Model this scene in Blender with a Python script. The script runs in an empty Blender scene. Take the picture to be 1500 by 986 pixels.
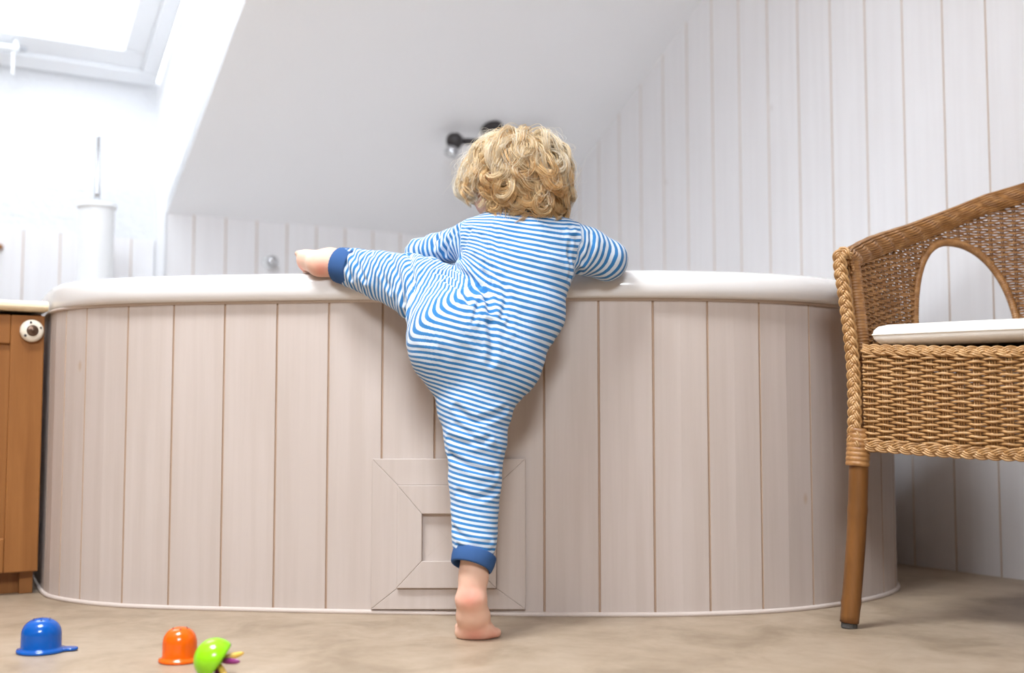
import bpy, bmesh, math, random
import numpy as np
from mathutils import Vector, Matrix

# ------------------------------------------------------------------ camera, world, lights, exposure
scene = bpy.context.scene
C = scene.collection
F_PX, HZ, CAM_H = 1700.0, 614.0, 0.33
PITCH = math.atan((HZ - 493) / F_PX)
cp, sp = math.cos(PITCH), math.sin(PITCH)
cam_d = bpy.data.cameras.new('camera')
cam = bpy.data.objects.new('camera', cam_d)
C.objects.link(cam)
scene.camera = cam
cam.location = (0, 0, CAM_H)
cam.rotation_euler = (math.pi / 2 + PITCH, 0, 0)
cam_d.sensor_width = 36
cam_d.sensor_fit = 'HORIZONTAL'
cam_d.lens = F_PX * 36 / 1500
cam_d.clip_start = 0.02
cam_d.dof.use_dof = True
cam_d.dof.focus_distance = 1.86
cam_d.dof.aperture_fstop = 2.6

scene.view_settings.view_transform = 'Standard'
scene.view_settings.look = 'None'
scene.view_settings.gamma = 1
scene.view_settings.use_curve_mapping = False
EXPOSURE = 1.06
scene.view_settings.exposure = EXPOSURE
SKY = 3.0
WIN_W, ROOF_W, FRONT_FILL_W = 2.9, 80.0, 72.0           # watts: two roof windows and the added front fill

world = bpy.data.worlds.new('sky')
scene.world = world
world.use_nodes = True
bg = world.node_tree.nodes['Background']
bg.inputs['Color'].default_value = (0.90, 0.95, 1.0, 1)
bg.inputs['Strength'].default_value = SKY

# room axes: s runs along the back wall to the left, t out of the back wall into the room
D1 = np.array([.508, -.861, 0.]); D1 /= np.linalg.norm(D1)
D2 = np.array([D1[1], -D1[0], 0.])
C0 = np.array([.039, 4.128, 0.])
def W(s, t, z): return C0 + D2 * s + D1 * t + np.array([0, 0, z])
def room(p):
    v = np.asarray(p) - C0
    return np.array([v @ D2, v @ D1, v[2]])
SLOPE = math.tan(math.radians(30))
KNEE, RIDGE_T = .955, 3.0
def ceil_z(t): return KNEE + SLOPE * min(t, RIDGE_T)

def area_light(name, loc, direction, xaxis, sx, sy, power, color):
    l = bpy.data.lights.new(name, 'AREA')
    l.shape = 'RECTANGLE'; l.size = sx; l.size_y = sy; l.energy = power; l.color = color
    o = bpy.data.objects.new(name, l)
    C.objects.link(o)
    z = -Vector(direction).normalized(); x = Vector(xaxis).normalized(); y = z.cross(x).normalized()
    x = y.cross(z)
    m = Matrix((x, y, z)).transposed().to_4x4()
    m.translation = Vector(loc)
    o.matrix_world = m
    return o
ROOF_N = D1 * .5 - np.array([0, 0, math.cos(math.radians(30))])       # inward normal of the sloping roof
ROOF_UP = D1 * math.cos(math.radians(30)) + np.array([0, 0, .5])
NICHE_S0, NICHE_S1, NICHE_T, ZZ = 1.26, 2.26, -.15, 1.4875
area_light('daylight_niche', W(1.77, .36, ZZ + SLOPE * .36) - ROOF_N * .08, ROOF_N, D2, .80, 1.0, WIN_W, (.93, .97, 1))
area_light('daylight_roof', W(2.2, 2.35, ceil_z(2.35)) - ROOF_N * .16, ROOF_N, D2, .92, 1.05, ROOF_W, (.95, .975, 1))

area_light('added_fill_front', W(3.0, 5.09, 2.24), -D1, D2, 1.16, .74, FRONT_FILL_W, (.90, .95, 1))  # added fill lamp, brightens the sloping ceiling and back wall

# ------------------------------------------------------------------ photo geometry helpers (calibrated camera)
def ray(px, py):
    x = (px - 750) / F_PX; y = (493 - py) / F_PX
    return np.array([x, cp - sp * y, sp + cp * y])
def P(px, py, Y):
    r = ray(px, py); return np.array([0, 0, CAM_H]) + r * Y / r[1]
def on_plane(px, py, p0, n):
    o = np.array([0, 0, CAM_H]); r = ray(px, py)
    return o + r * (np.dot(np.asarray(p0) - o, n) / np.dot(r, n))
def floor_pt(px, py): return on_plane(px, py, (0, 0, 0), (0, 0, 1))
def project(p):
    d = np.asarray(p, float) - np.array([0, 0, CAM_H])
    f = d[..., 1] * cp + d[..., 2] * sp; u = -d[..., 1] * sp + d[..., 2] * cp
    return 750 + F_PX * d[..., 0] / f, 493 - F_PX * u / f

# ------------------------------------------------------------------ object helpers
def tag(o, label=None, cat=None, group=None, kind=None):
    if label: o['label'] = label
    if cat: o['category'] = cat
    if group: o['group'] = group
    if kind: o['kind'] = kind
    return o
def link(name, me, mat=None, parent=None):
    o = bpy.data.objects.new(name, me)
    C.objects.link(o)
    for m in (mat if isinstance(mat, (list, tuple)) else [mat]):
        if m: me.materials.append(m)
    if parent is not None:
        o.parent = parent
        o.matrix_parent_inverse = Matrix.Translation(-parent.location)
    return o
def thing(name, loc, label, cat, group=None):
    o = bpy.data.objects.new(name, None)
    o.location = tuple(float(v) for v in loc); o.empty_display_size = .05
    C.objects.link(o)
    return tag(o, label, cat, group)
class MB:
    """collects vertices and faces; build() links them as one mesh object"""
    def __init__(self): self.v = []; self.f = []; self.mi = []; self.n = 0; self.attr = []
    def add(self, v, f, mi=0, attr=None):
        v = np.asarray(v, float)
        self.v.append(v)
        for q in f:
            self.f.append([i + self.n for i in q]); self.mi.append(mi)
        self.attr.append(np.full(len(v), 0.0) if attr is None else np.broadcast_to(np.asarray(attr, float), (len(v),)))
        self.n += len(v)
    def box(self, o, ax, ay, az, mi=0):
        o = np.asarray(o, float); ax, ay, az = (np.asarray(a, float) for a in (ax, ay, az))
        v = [o, o + ax, o + ax + ay, o + ay]; v += [p + az for p in v]
        f = [(3, 2, 1, 0), (4, 5, 6, 7), (0, 1, 5, 4), (1, 2, 6, 5), (2, 3, 7, 6), (3, 0, 4, 7)]
        if np.dot(np.cross(ax, ay), az) < 0: f = [tuple(reversed(q)) for q in f]
        self.add(v, f, mi)
    def tube(self, pts, r, sides=8, mi=0, attr=None, cap=True, up=None, flat=1.0):
        pts = np.asarray(pts, float); n = len(pts)
        r = np.broadcast_to(np.asarray(r, float), (n,))
        tg = np.gradient(pts, axis=0); tg /= np.maximum(np.linalg.norm(tg, axis=1), 1e-9)[:, None]
        if up is None:
            a = np.array([0, 0, 1.]) if abs(tg[:, 2]).mean() < .8 else np.array([1., 0, 0])
        else: a = np.asarray(up, float)
        if a.ndim == 1:
            u = np.empty_like(pts); prev = a
            for i in range(n):
                w = prev - tg[i] * np.dot(prev, tg[i]); l = np.linalg.norm(w)
                if l < 1e-6:
                    w = np.cross(tg[i], [0.3, .5, .8]); l = np.linalg.norm(w)
                prev = w / l; u[i] = prev
        else:
            u = a - tg * np.sum(a * tg, axis=1)[:, None]; u /= np.linalg.norm(u, axis=1)[:, None]
        w = np.cross(tg, u)
        th = np.arange(sides) * 2 * math.pi / sides
        v = (pts[:, None, :] + (u[:, None, :] * np.cos(th)[None, :, None] * flat + w[:, None, :] * np.sin(th)[None, :, None]) * r[:, None, None]).reshape(-1, 3)
        f = []
        for i in range(n - 1):
            b = i * sides
            for k in range(sides):
                k2 = (k + 1) % sides
                f.append((b + k, b + k2, b + sides + k2, b + sides + k))
        if cap:
            f.append(tuple(reversed(range(sides)))); f.append(tuple(range((n - 1) * sides, n * sides)))
        self.add(v, f, mi, attr)
    def lathe(self, o, prof, axis=(0, 0, 1), sides=32, mi=0, sx=1.0):
        """profile of (radius, height) turned about axis through o"""
        axis = np.asarray(axis, float); axis /= np.linalg.norm(axis)
        u = np.cross(axis, [0, 0, 1.]) if abs(axis[2]) < .9 else np.cross(axis, [0, 1., 0])
        u /= np.linalg.norm(u); w = np.cross(axis, u)
        th = np.arange(sides) * 2 * math.pi / sides
        v = []
        for r, h in prof:
            v += list(np.asarray(o) + axis * h + r * (u[None] * np.cos(th)[:, None] * sx + w[None] * np.sin(th)[:, None]))
        f = []
        for i in range(len(prof) - 1):
            for k in range(sides):
                k2 = (k + 1) % sides
                f.append((i * sides + k, i * sides + k2, (i + 1) * sides + k2, (i + 1) * sides + k))
        if prof[0][0] > 1e-5: f.append(tuple(reversed(range(sides))))
        if prof[-1][0] > 1e-5: f.append(tuple(range((len(prof) - 1) * sides, len(prof) * sides)))
        self.add(v, f, mi)
    def build(self, name, mat=None, parent=None, smooth=False, attr=None, bevel=0, origin=None):
        v = np.concatenate(self.v)
        org = np.zeros(3)
        if parent is None:
            lo, hi = v.min(0), v.max(0)
            org = np.array([(lo[0] + hi[0]) / 2, (lo[1] + hi[1]) / 2, lo[2]]) if origin is None else np.asarray(origin)
        me = bpy.data.meshes.new(name)
        me.from_pydata((v - org).tolist(), [], self.f)
        me.polygons.foreach_set('material_index', self.mi)
        if smooth: me.polygons.foreach_set('use_smooth', [True] * len(self.f))
        if attr:
            a = me.attributes.new(attr, 'FLOAT', 'POINT'); a.data.foreach_set('value', np.concatenate(self.attr).astype(np.float32))
        me.update()
        o = link(name, me, mat, parent)
        if parent is None: o.location = org
        if bevel:
            b = o.modifiers.new('bevel', 'BEVEL'); b.width = bevel; b.segments = 2; b.limit_method = 'ANGLE'
        return o
def spline(pts, n, closed=False):
    """Catmull-Rom through pts, resampled evenly to n points"""
    p = np.asarray(pts, float)
    q = np.vstack([p[-1], p, p[0], p[1]]) if closed else np.vstack([2 * p[0] - p[1], p, 2 * p[-1] - p[-2]])
    out = []
    for i in range(1, len(q) - 2):
        a, b, c, d = q[i - 1], q[i], q[i + 1], q[i + 2]
        t = np.linspace(0, 1, 24, endpoint=False)[:, None]
        out.append(.5 * (2 * b + (c - a) * t + (2 * a - 5 * b + 4 * c - d) * t ** 2 + (3 * b - a - 3 * c + d) * t ** 3))
    o = np.vstack(out + [q[-2][None]])
    return resample(o, n)
def resample(o, n):
    s = np.concatenate([[0], np.cumsum(np.linalg.norm(np.diff(o, axis=0), axis=1))])
    t = np.linspace(0, s[-1], n)
    return np.stack([np.interp(t, s, o[:, k]) for k in range(o.shape[1])], axis=1)

# ------------------------------------------------------------------ materials
def new_mat(name, color, rough=.6, spec=.4, metallic=0):
    m = bpy.data.materials.new(name); m.use_nodes = True
    nt = m.node_tree; b = nt.nodes['Principled BSDF']
    b.inputs['Base Color'].default_value = (*color, 1)
    b.inputs['Roughness'].default_value = rough
    b.inputs['Specular IOR Level'].default_value = spec
    b.inputs['Metallic'].default_value = metallic
    return m, nt, b
def node(nt, typ, **kw):
    n = nt.nodes.new(typ)
    for k, v in kw.items():
        if k in n.inputs: n.inputs[k].default_value = v
        else: setattr(n, k, v)
    return n
def coords(nt, scale, rot=(0, 0, 0), kind='Object'):
    tc = nt.nodes.new('ShaderNodeTexCoord'); mp = nt.nodes.new('ShaderNodeMapping')
    mp.inputs['Scale'].default_value = scale; mp.inputs['Rotation'].default_value = rot
    nt.links.new(tc.outputs[kind], mp.inputs['Vector'])
    return mp.outputs['Vector']
def ramp(nt, fac, stops):
    r = nt.nodes.new('ShaderNodeValToRGB')
    while len(r.color_ramp.elements) < len(stops): r.color_ramp.elements.new(.5)
    for e, (p, c) in zip(r.color_ramp.elements, stops):
        e.position = p; e.color = (*c, 1) if len(c) == 3 else c
    nt.links.new(fac, r.inputs['Fac'])
    return r.outputs['Color']
def mixc(nt, fac, a, b, mode='MIX'):
    n = nt.nodes.new('ShaderNodeMix'); n.data_type = 'RGBA'; n.blend_type = mode
    for sock, val in ((n.inputs['Factor'], fac), (n.inputs[6], a), (n.inputs[7], b)):
        if isinstance(val, (int, float)): sock.default_value = val
        elif isinstance(val, tuple): sock.default_value = (*val, 1)
        else: nt.links.new(val, sock)
    return n.outputs[2]
def bump(nt, b, height, strength, dist=.002):
    n = nt.nodes.new('ShaderNodeBump'); n.inputs['Strength'].default_value = strength; n.inputs['Distance'].default_value = dist
    nt.links.new(height, n.inputs['Height']); nt.links.new(n.outputs['Normal'], b.inputs['Normal'])

def whitewash(name, base, dark, knot, rough=.5, knot_amt=1.0, grain_amt=.5):
    m, nt, b = new_mat(name, base, rough)
    g = node(nt, 'ShaderNodeTexNoise', Scale=1.0, Detail=4.0, Roughness=.6)
    nt.links.new(coords(nt, (55, 55, 2.2)), g.inputs['Vector'])
    col = ramp(nt, g.outputs['Fac'], [(.35, dark), (.62, base)])
    col = mixc(nt, grain_amt, base, col)
    big = node(nt, 'ShaderNodeTexNoise', Scale=5.0, Detail=2.0)
    nt.links.new(coords(nt, (1, 1, .5)), big.inputs['Vector'])
    col = mixc(nt, ramp(nt, big.outputs['Fac'], [(.4, (0, 0, 0)), (.75, (.35, .35, .35))]), col, dark)
    v = node(nt, 'ShaderNodeTexVoronoi', Scale=1.0)
    nt.links.new(coords(nt, (13, 13, 6.5)), v.inputs['Vector'])
    k = ramp(nt, v.outputs['Distance'], [(.03, (1, 1, 1)), (.085, (0, 0, 0))])
    wn = node(nt, 'ShaderNodeMath', operation='GREATER_THAN'); wn.inputs[1].default_value = .62
    sep = nt.nodes.new('ShaderNodeSeparateColor'); nt.links.new(v.outputs['Color'], sep.inputs['Color'])
    nt.links.new(sep.outputs[0], wn.inputs[0])
    km = node(nt, 'ShaderNodeMath', operation='MULTIPLY'); nt.links.new(k, km.inputs[0]); nt.links.new(wn.outputs[0], km.inputs[1])
    ka = node(nt, 'ShaderNodeMath', operation='MULTIPLY'); ka.inputs[1].default_value = .75 * knot_amt
    nt.links.new(km.outputs[0], ka.inputs[0])
    col = mixc(nt, ka.outputs[0], col, knot)
    nt.links.new(col, b.inputs['Base Color'])
    bump(nt, b, g.outputs['Fac'], .12, .001)
    return m
def wood(name, c1, c2, scale=(3, 60, 60), rough=.4, rot=(0, 0, 0)):
    m, nt, b = new_mat(name, c1, rough)
    g = node(nt, 'ShaderNodeTexNoise', Scale=1.0, Detail=5.0, Roughness=.6, Distortion=.6)
    nt.links.new(coords(nt, scale, rot), g.inputs['Vector'])
    nt.links.new(ramp(nt, g.outputs['Fac'], [(.3, c1), (.7, c2)]), b.inputs['Base Color'])
    bump(nt, b, g.outputs['Fac'], .1, .001)
    return m
M = {}
M['skirt'] = whitewash('painted_skirt_boards', (.565, .485, .44), (.49, .41, .36), (.46, .33, .23), grain_amt=.55)
M['groove'] = new_mat('bare_wood_groove', (.46, .33, .24), .8)[0]
M['boards'] = whitewash('whitewashed_boards', (.77, .757, .765), (.71, .69, .695), (.52, .45, .40), .45, .5, .5)
M['groove_light'] = new_mat('worn_groove', (.62, .51, .42), .8)[0]
m, nt, b = new_mat('white_plaster', (.86, .855, .865), .9, .2)
n = node(nt, 'ShaderNodeTexNoise', Scale=90.0, Detail=3.0); nt.links.new(coords(nt, (1, 1, 1)), n.inputs['Vector']); bump(nt, b, n.outputs['Fac'], .25, .003)
M['plaster'] = m
m, nt, b = new_mat('textured_plaster', (.70, .71, .73), .9, .2)
n = node(nt, 'ShaderNodeTexNoise', Scale=38.0, Detail=4.0); nt.links.new(coords(nt, (1, 1, 1.6)), n.inputs['Vector']); bump(nt, b, n.outputs['Fac'], .6, .008)
M['rough_plaster'] = m
M['white_frame'] = new_mat('white_lacquer', (.82, .84, .87), .35)[0]
M['enamel'] = new_mat('bath_enamel', (.75, .72, .70), .12, .5)[0]
M['sealant'] = new_mat('white_sealant', (.60, .51, .455), .7)[0]
M['plastic_white'] = new_mat('white_plastic', (.84, .85, .86), .35)[0]
M['chrome'] = new_mat('brushed_chrome', (.55, .56, .58), .25, metallic=1)[0]
M['dark_metal'] = new_mat('dark_metal', (.035, .03, .032), .4, .5)[0]
M['rubber'] = new_mat('grey_rubber', (.07, .065, .06), .7)[0]
M['cabinet'] = wood('oak_cabinet', (.23, .085, .020), (.31, .125, .034), (45, 45, 2.5))
M['counter'] = wood('pale_counter', (.78, .62, .40), (.86, .72, .52), (4, 40, 40), .3)
M['cabinet_dark'] = new_mat('cabinet_dark_wood', (.20, .08, .025), .6)[0]  # even dark brown, not assigned to any part
M['ceramic'] = new_mat('cream_ceramic', (.78, .70, .58), .25)[0]
M['wood_wall'] = wood('brown_wall_boards', (.13, .075, .04), (.20, .12, .065), (12, 12, 1), .6)  # brown chosen to cut fill light bounced by the unseen walls
M['bronze'] = new_mat('aged_bronze', (.13, .08, .055), .35, metallic=.7)[0]
def tile_floor():
    m, nt, b = new_mat('beige_stone_floor', (.6, .5, .4), .42, .4)
    vec = coords(nt, (1, 1, 1), (0, 0, math.radians(30.5)))
    br = nt.nodes.new('ShaderNodeTexBrick'); br.offset = 0; br.squash = 1
    for k, v_ in (('Scale', 1.0), ('Mortar Size', .0016), ('Mortar Smooth', .3), ('Brick Width', .46), ('Row Height', .46), ('Bias', 0.)):
        br.inputs[k].default_value = v_
    nt.links.new(vec, br.inputs['Vector'])
    n1 = node(nt, 'ShaderNodeTexNoise', Scale=7.0, Detail=6.0, Roughness=.62, Distortion=.8); nt.links.new(vec, n1.inputs['Vector'])
    n2 = node(nt, 'ShaderNodeTexNoise', Scale=34.0, Detail=4.0, Roughness=.6); nt.links.new(vec, n2.inputs['Vector'])
    col = ramp(nt, n1.outputs['Fac'], [(.32, (0.258, 0.189, 0.123)), (.5, (0.373, 0.282, 0.196)), (.68, (0.440, 0.346, 0.255))])
    col = mixc(nt, .25, col, ramp(nt, n2.outputs['Fac'], [(.35, (0.272, 0.194, 0.126)), (.65, (0.444, 0.351, 0.261))]))
    col = mixc(nt, mixc(nt, .35, (0, 0, 0), br.outputs['Fac']), col, (.36, .27, .18))
    nt.links.new(col, b.inputs['Base Color'])
    bump(nt, b, n2.outputs['Fac'], .08, .001)
    return m
M['floor'] = tile_floor()
def cane(name, c1, c2, c3, rough=.38):
    m, nt, b = new_mat(name, c1, rough, .5)
    n1 = node(nt, 'ShaderNodeTexNoise', Scale=60.0, Detail=3.0); nt.links.new(coords(nt, (1, 1, 1.5)), n1.inputs['Vector'])
    geo = nt.nodes.new('ShaderNodeNewGeometry')
    col = ramp(nt, n1.outputs['Fac'], [(.3, c1), (.55, c2), (.75, c3)])
    col = mixc(nt, ramp(nt, geo.outputs['Random Per Island'], [(0, (0, 0, 0)), (1, (.45, .45, .45))]), col, c1)
    nt.links.new(col, b.inputs['Base Color'])
    return m
M['cane'] = cane('woven_cane', (.25, .11, .034), (.40, .195, .066), (.54, .30, .12))
M['cane_pale'] = cane('pale_cane', (.36, .185, .065), (.54, .31, .13), (.68, .44, .22))
M['cane_leg'] = wood('cane_leg', (.13, .052, .013), (.23, .095, .026), (30, 30, 5), .35)
m, nt, b = new_mat('cotton_cushion', (.80, .75, .68), .9, .1)
n = node(nt, 'ShaderNodeTexNoise', Scale=420.0, Detail=2.0); nt.links.new(coords(nt, (1, 1, 1)), n.inputs['Vector']); bump(nt, b, n.outputs['Fac'], .25, .001)
M['cushion'] = m
def toy(name, c, rough=.16):
    m, nt, b = new_mat(name, c, rough, .5)
    return m
M['toy_blue'] = toy('blue_plastic', (.001, .088, .40))
M['toy_orange'] = toy('orange_plastic', (.80, .12, .003))
M['toy_green'] = toy('green_plastic', (.27, .66, .01))
M['toy_yellow'] = toy('yellow_plastic', (.80, .50, .10))
M['toy_purple'] = toy('purple_plastic', (.25, .03, .16))
M['hole'] = new_mat('dark_hole', (.02, .02, .03), .8)[0]

# ------------------------------------------------------------------ room shell
def structure(o): o['kind'] = 'structure'; return o
ROOM_S, ROOM_T = 4.0, 5.0
def quad_slab(name, pts, thick, mat, bevel=0):
    """polygon pts (world) extruded by vector thick"""
    mb = MB(); p = [np.asarray(q) for q in pts]; n_ = len(p); th = np.asarray(thick)
    v = p + [q + th for q in p]
    f = [tuple(range(n_)), tuple(reversed(range(n_, 2 * n_)))] + [(i, n_ + i, n_ + (i + 1) % n_, (i + 1) % n_) for i in range(n_)]
    mb.add(v, f)
    o = mb.build(name, mat)
    bm = bmesh.new(); bm.from_mesh(o.data); bmesh.ops.recalc_face_normals(bm, faces=bm.faces); bm.to_mesh(o.data); bm.free()
    return structure(o)
structure(quad_slab('floor', [W(-.1, -.1, 0), W(ROOM_S + .1, -.1, 0), W(ROOM_S + .1, ROOM_T + .1, 0), W(-.1, ROOM_T + .1, 0)], (0, 0, -.05), M['floor']))

def board_wall(name, line, top, bounds, n_out, mats, z0=0.0, gw=.0020, gd=.0030, thick=.03, parent=None):
    """tongue-and-groove boarding: line(u) -> xy on the face, top(u) -> height, grooves at bounds"""
    us = []
    u0, u1 = bounds[0], bounds[-1]
    for a, b_ in zip(bounds[:-1], bounds[1:]):
        first = a == u0; last = b_ == u1
        us += [(a + (0 if first else gw), 0, 0)]
        us += [(x, 0, 0) for x in np.linspace(a, b_, 3)[1:-1]]
        us += [(b_ - (0 if last else gw), 0, 0 if last else 1)]
        if not last: us += [(b_ - gw * .35, gd, 1), (b_ + gw * .35, gd, 1)]
    v, f, mi = [], [], []
    for u, d, g in us:
        p, nn = np.asarray(line(u)), np.asarray(n_out(u))
        q = p - nn * d; r = p - nn * thick
        tz = top(u)
        v += [(q[0], q[1], z0), (q[0], q[1], tz), (r[0], r[1], tz), (r[0], r[1], z0)]
    mb = MB()
    for i in range(len(us) - 1):
        a, b_ = 4 * i, 4 * i + 4
        mb_m = us[i][2]
        f.append((a, b_, b_ + 1, a + 1)); mi.append(mb_m)
        f.append((a + 1, b_ + 1, b_ + 2, a + 2)); mi.append(0)
        f.append((a + 2, b_ + 2, b_ + 3, a + 3)); mi.append(0)
        f.append((a + 3, b_ + 3, b_, a)); mi.append(0)
    f.append((0, 1, 2, 3)); mi.append(0); e = 4 * (len(us) - 1); f.append((e + 3, e + 2, e + 1, e)); mi.append(0)
    mb.add(v, f); mb.mi = mi
    o = mb.build(name, mats, parent)
    bm = bmesh.new(); bm.from_mesh(o.data); bmesh.ops.recalc_face_normals(bm, faces=bm.faces); bm.to_mesh(o.data); bm.free()
    return o
bw = [M['boards'], M['groove_light']]
tb = [0.0] + [round(.591 + .1124 * k, 4) for k in range(-5, 40) if 0.02 < .591 + .1124 * k < ROOM_T - .02] + [ROOM_T]
structure(board_wall('wall_right', lambda u: W(0, u, 0)[:2], lambda u: ceil_z(u) + .02, tb, lambda u: D2[:2], bw))
sb = [0.0] + [round(.583 + .0993 * k, 4) for k in range(-5, 7)] + [NICHE_S0]
structure(board_wall('wall_back', lambda u: W(u, 0, 0)[:2], lambda u: KNEE + .004, sb, lambda u: D1[:2], bw))
nb = [NICHE_S0 + .004] + [round(1.335 + .1035 * k, 4) for k in range(0, 9)] + [NICHE_S1]
structure(board_wall('wall_niche_boards', lambda u: W(u, NICHE_T + .012, 0)[:2], lambda u: .889, nb, lambda u: D1[:2], bw, thick=.012))
ztop_n = ZZ + SLOPE * NICHE_T
structure(quad_slab('wall_niche_back', [W(NICHE_S0, NICHE_T, 0), W(NICHE_S1, NICHE_T, 0), W(NICHE_S1, NICHE_T, ztop_n - .005), W(NICHE_S0, NICHE_T, ztop_n - .005)], -D1 * .04, M['rough_plaster']))
NICHE_TT = 1.02
def niche_side(name, s, th):
    t0, t1 = NICHE_T - .04, NICHE_TT
    pts = [W(s, t0, 0), W(s, -.001, 0), W(s, -.001, KNEE), W(s, t1, ceil_z(t1)), W(s, t1, ZZ + SLOPE * t1 - .004), W(s, t0, ZZ + SLOPE * t0 - .004)]
    quad_slab(name, pts, D2 * th, M['plaster'])
niche_side('wall_niche_right', NICHE_S0, -.03)
niche_side('wall_niche_left', NICHE_S1, .03)
quad_slab('wall_niche_top', [W(NICHE_S0, NICHE_TT, ceil_z(NICHE_TT)), W(NICHE_S1, NICHE_TT, ceil_z(NICHE_TT)), W(NICHE_S1, NICHE_TT, ZZ + SLOPE * NICHE_TT), W(NICHE_S0, NICHE_TT, ZZ + SLOPE * NICHE_TT)], D1 * .03, M['plaster'])
quad_slab('wall_back_left', [W(NICHE_S1, 0, 0), W(ROOM_S, 0, 0), W(ROOM_S, 0, KNEE), W(NICHE_S1, 0, KNEE)], -D1 * .03, M['boards'])
quad_slab('wall_left', [W(ROOM_S, 0, 0), W(ROOM_S, ROOM_T, 0), W(ROOM_S, ROOM_T, ceil_z(9)), W(ROOM_S, RIDGE_T, ceil_z(9)), W(ROOM_S, 0, KNEE)], D2 * .05, M['wood_wall'])
FW = (2.4, 3.6, 1.85, 2.63)                   # added fill window in the unseen wall behind the camera: s0, s1, z0, z1
mb = MB()
for s0, s1, z0, z1 in ((0, ROOM_S, 0, FW[2]), (0, ROOM_S, FW[3], ceil_z(9)), (0, FW[0], FW[2], FW[3]), (FW[1], ROOM_S, FW[2], FW[3])):
    mb.box(W(s0, ROOM_T, z0), D2 * (s1 - s0), D1 * .05, (0, 0, z1 - z0))
structure(mb.build('wall_front', M['wood_wall']))
# brown open door added out of view to shade the corner under the chair
DT, DW, DH = 2.93, .92, 2.0
mb = MB()
def dbox(s0, s1, z0, z1, a, b): mb.box(W(s0, DT + a, z0), D2 * (s1 - s0), D1 * (b - a), (0, 0, z1 - z0))
dbox(.006, .116, .006, DH, 0, .04); dbox(DW - .11, DW, .006, DH, 0, .04)
for z0, z1 in ((.006, .20), (.90, 1.02), (DH - .12, DH)): dbox(.116, DW - .11, z0, z1, 0, .04)
for z0, z1 in ((.20, .90), (1.02, DH - .12)): dbox(.116, DW - .11, z0, z1, .012, .028)
dr = structure(mb.build('added_shade_door', M['wood_wall'], bevel=.002))
mb = MB()
for a in (-.035, .075): mb.tube([W(DW - .05, DT + .02, 1.05), W(DW - .05, DT + a, 1.05), W(DW - .062, DT + a, 1.05), W(DW - .17, DT + a, 1.05)], .009, 10)
mb.build('added_door_handle', M['chrome'], dr, smooth=True)
# sloping ceiling with two roof-window openings
def ceiling():
    SB = [0, NICHE_S0, 1.7, NICHE_S1, 2.7, ROOM_S]; TB = [0, NICHE_TT, 1.83, 2.88, RIDGE_T]
    mb = MB()
    for i in range(5):
        for j in range(4):
            if (i in (1, 2) and j == 0) or (i in (2, 3) and j == 2): continue
            s0, s1, t0, t1 = SB[i], SB[i + 1], TB[j], TB[j + 1]
            mb.box(W(s0, t0, ceil_z(t0)), D2 * (s1 - s0), D1 * (t1 - t0) + np.array([0, 0, ceil_z(t1) - ceil_z(t0)]), (0, 0, .05))
    structure(mb.build('ceiling', M['plaster']))
    mb = MB(); mb.box(W(0, RIDGE_T, ceil_z(9)), D2 * ROOM_S, D1 * (ROOM_T - RIDGE_T), (0, 0, .05))
    structure(mb.build('ceiling_flat', M['wood_wall']))
ceiling()

# ------------------------------------------------------------------ roof windows
def glass_mat():
    m = bpy.data.materials.new('window_glass'); m.use_nodes = True; nt = m.node_tree
    nt.nodes.clear()
    out = nt.nodes.new('ShaderNodeOutputMaterial'); mx = nt.nodes.new('ShaderNodeMixShader')
    tr = nt.nodes.new('ShaderNodeBsdfTransparent'); gl = nt.nodes.new('ShaderNodeBsdfGlossy'); gl.inputs['Roughness'].default_value = .02
    tr.inputs['Color'].default_value = (.97, .985, 1, 1)
    mx.inputs[0].default_value = .06
    nt.links.new(tr.outputs[0], mx.inputs[1]); nt.links.new(gl.outputs[0], mx.inputs[2]); nt.links.new(mx.outputs[0], out.inputs['Surface'])
    return m
M['glass'] = glass_mat()
def roof_window(name, s0, s1, t0, zz, length, label=None):
    """frame of four bars in the roof plane, an inner sash and a pane; u along D2, v up the slope"""
    o = W(s0, t0, zz + SLOPE * t0); u = D2; v = ROOF_UP; nn = ROOF_N
    def ring(mb, a, wd, d0, d1):
        wu, lv = (s1 - s0) - 2 * a, length - 2 * a
        q = o + u * a + v * a + nn * d0
        mb.box(q, u * wu, v * wd, nn * (d1 - d0)); mb.box(q + v * (lv - wd), u * wu, v * wd, nn * (d1 - d0))
        mb.box(q + v * wd, u * wd, v * (lv - 2 * wd), nn * (d1 - d0)); mb.box(q + v * wd + u * (wu - wd), u * wd, v * (lv - 2 * wd), nn * (d1 - d0))
    mb = MB(); ring(mb, 0.0, .055, -.06, .03)
    fr = structure(mb.build(name, M['white_frame'], bevel=.006))
    mb = MB(); ring(mb, .046, .075, -.04, .018)
    sash = mb.build('sash', M['white_frame'], fr, bevel=.005)
    mb = MB(); ring(mb, .112, .012, -.05, -.005); mb.build('pane_bead', M['white_frame'], sash, bevel=.002)
    mb = MB(); a = .11
    mb.box(o + u * a + v * a - nn * .035, u * (s1 - s0 - 2 * a), v * (length - 2 * a), -nn * .006)
    mb.build('pane', M['glass'], sash)
    return fr, o, u, v, nn
wfr, wo, wu, wv, wn_ = roof_window('window_1', NICHE_S0 + .012, NICHE_S1 - .012, NICHE_T + .005, ZZ - .004, 1.33)
roof_window('window_2', 1.705, 2.695, 1.835, KNEE + .06, 1.20)
mb = MB()
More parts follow.
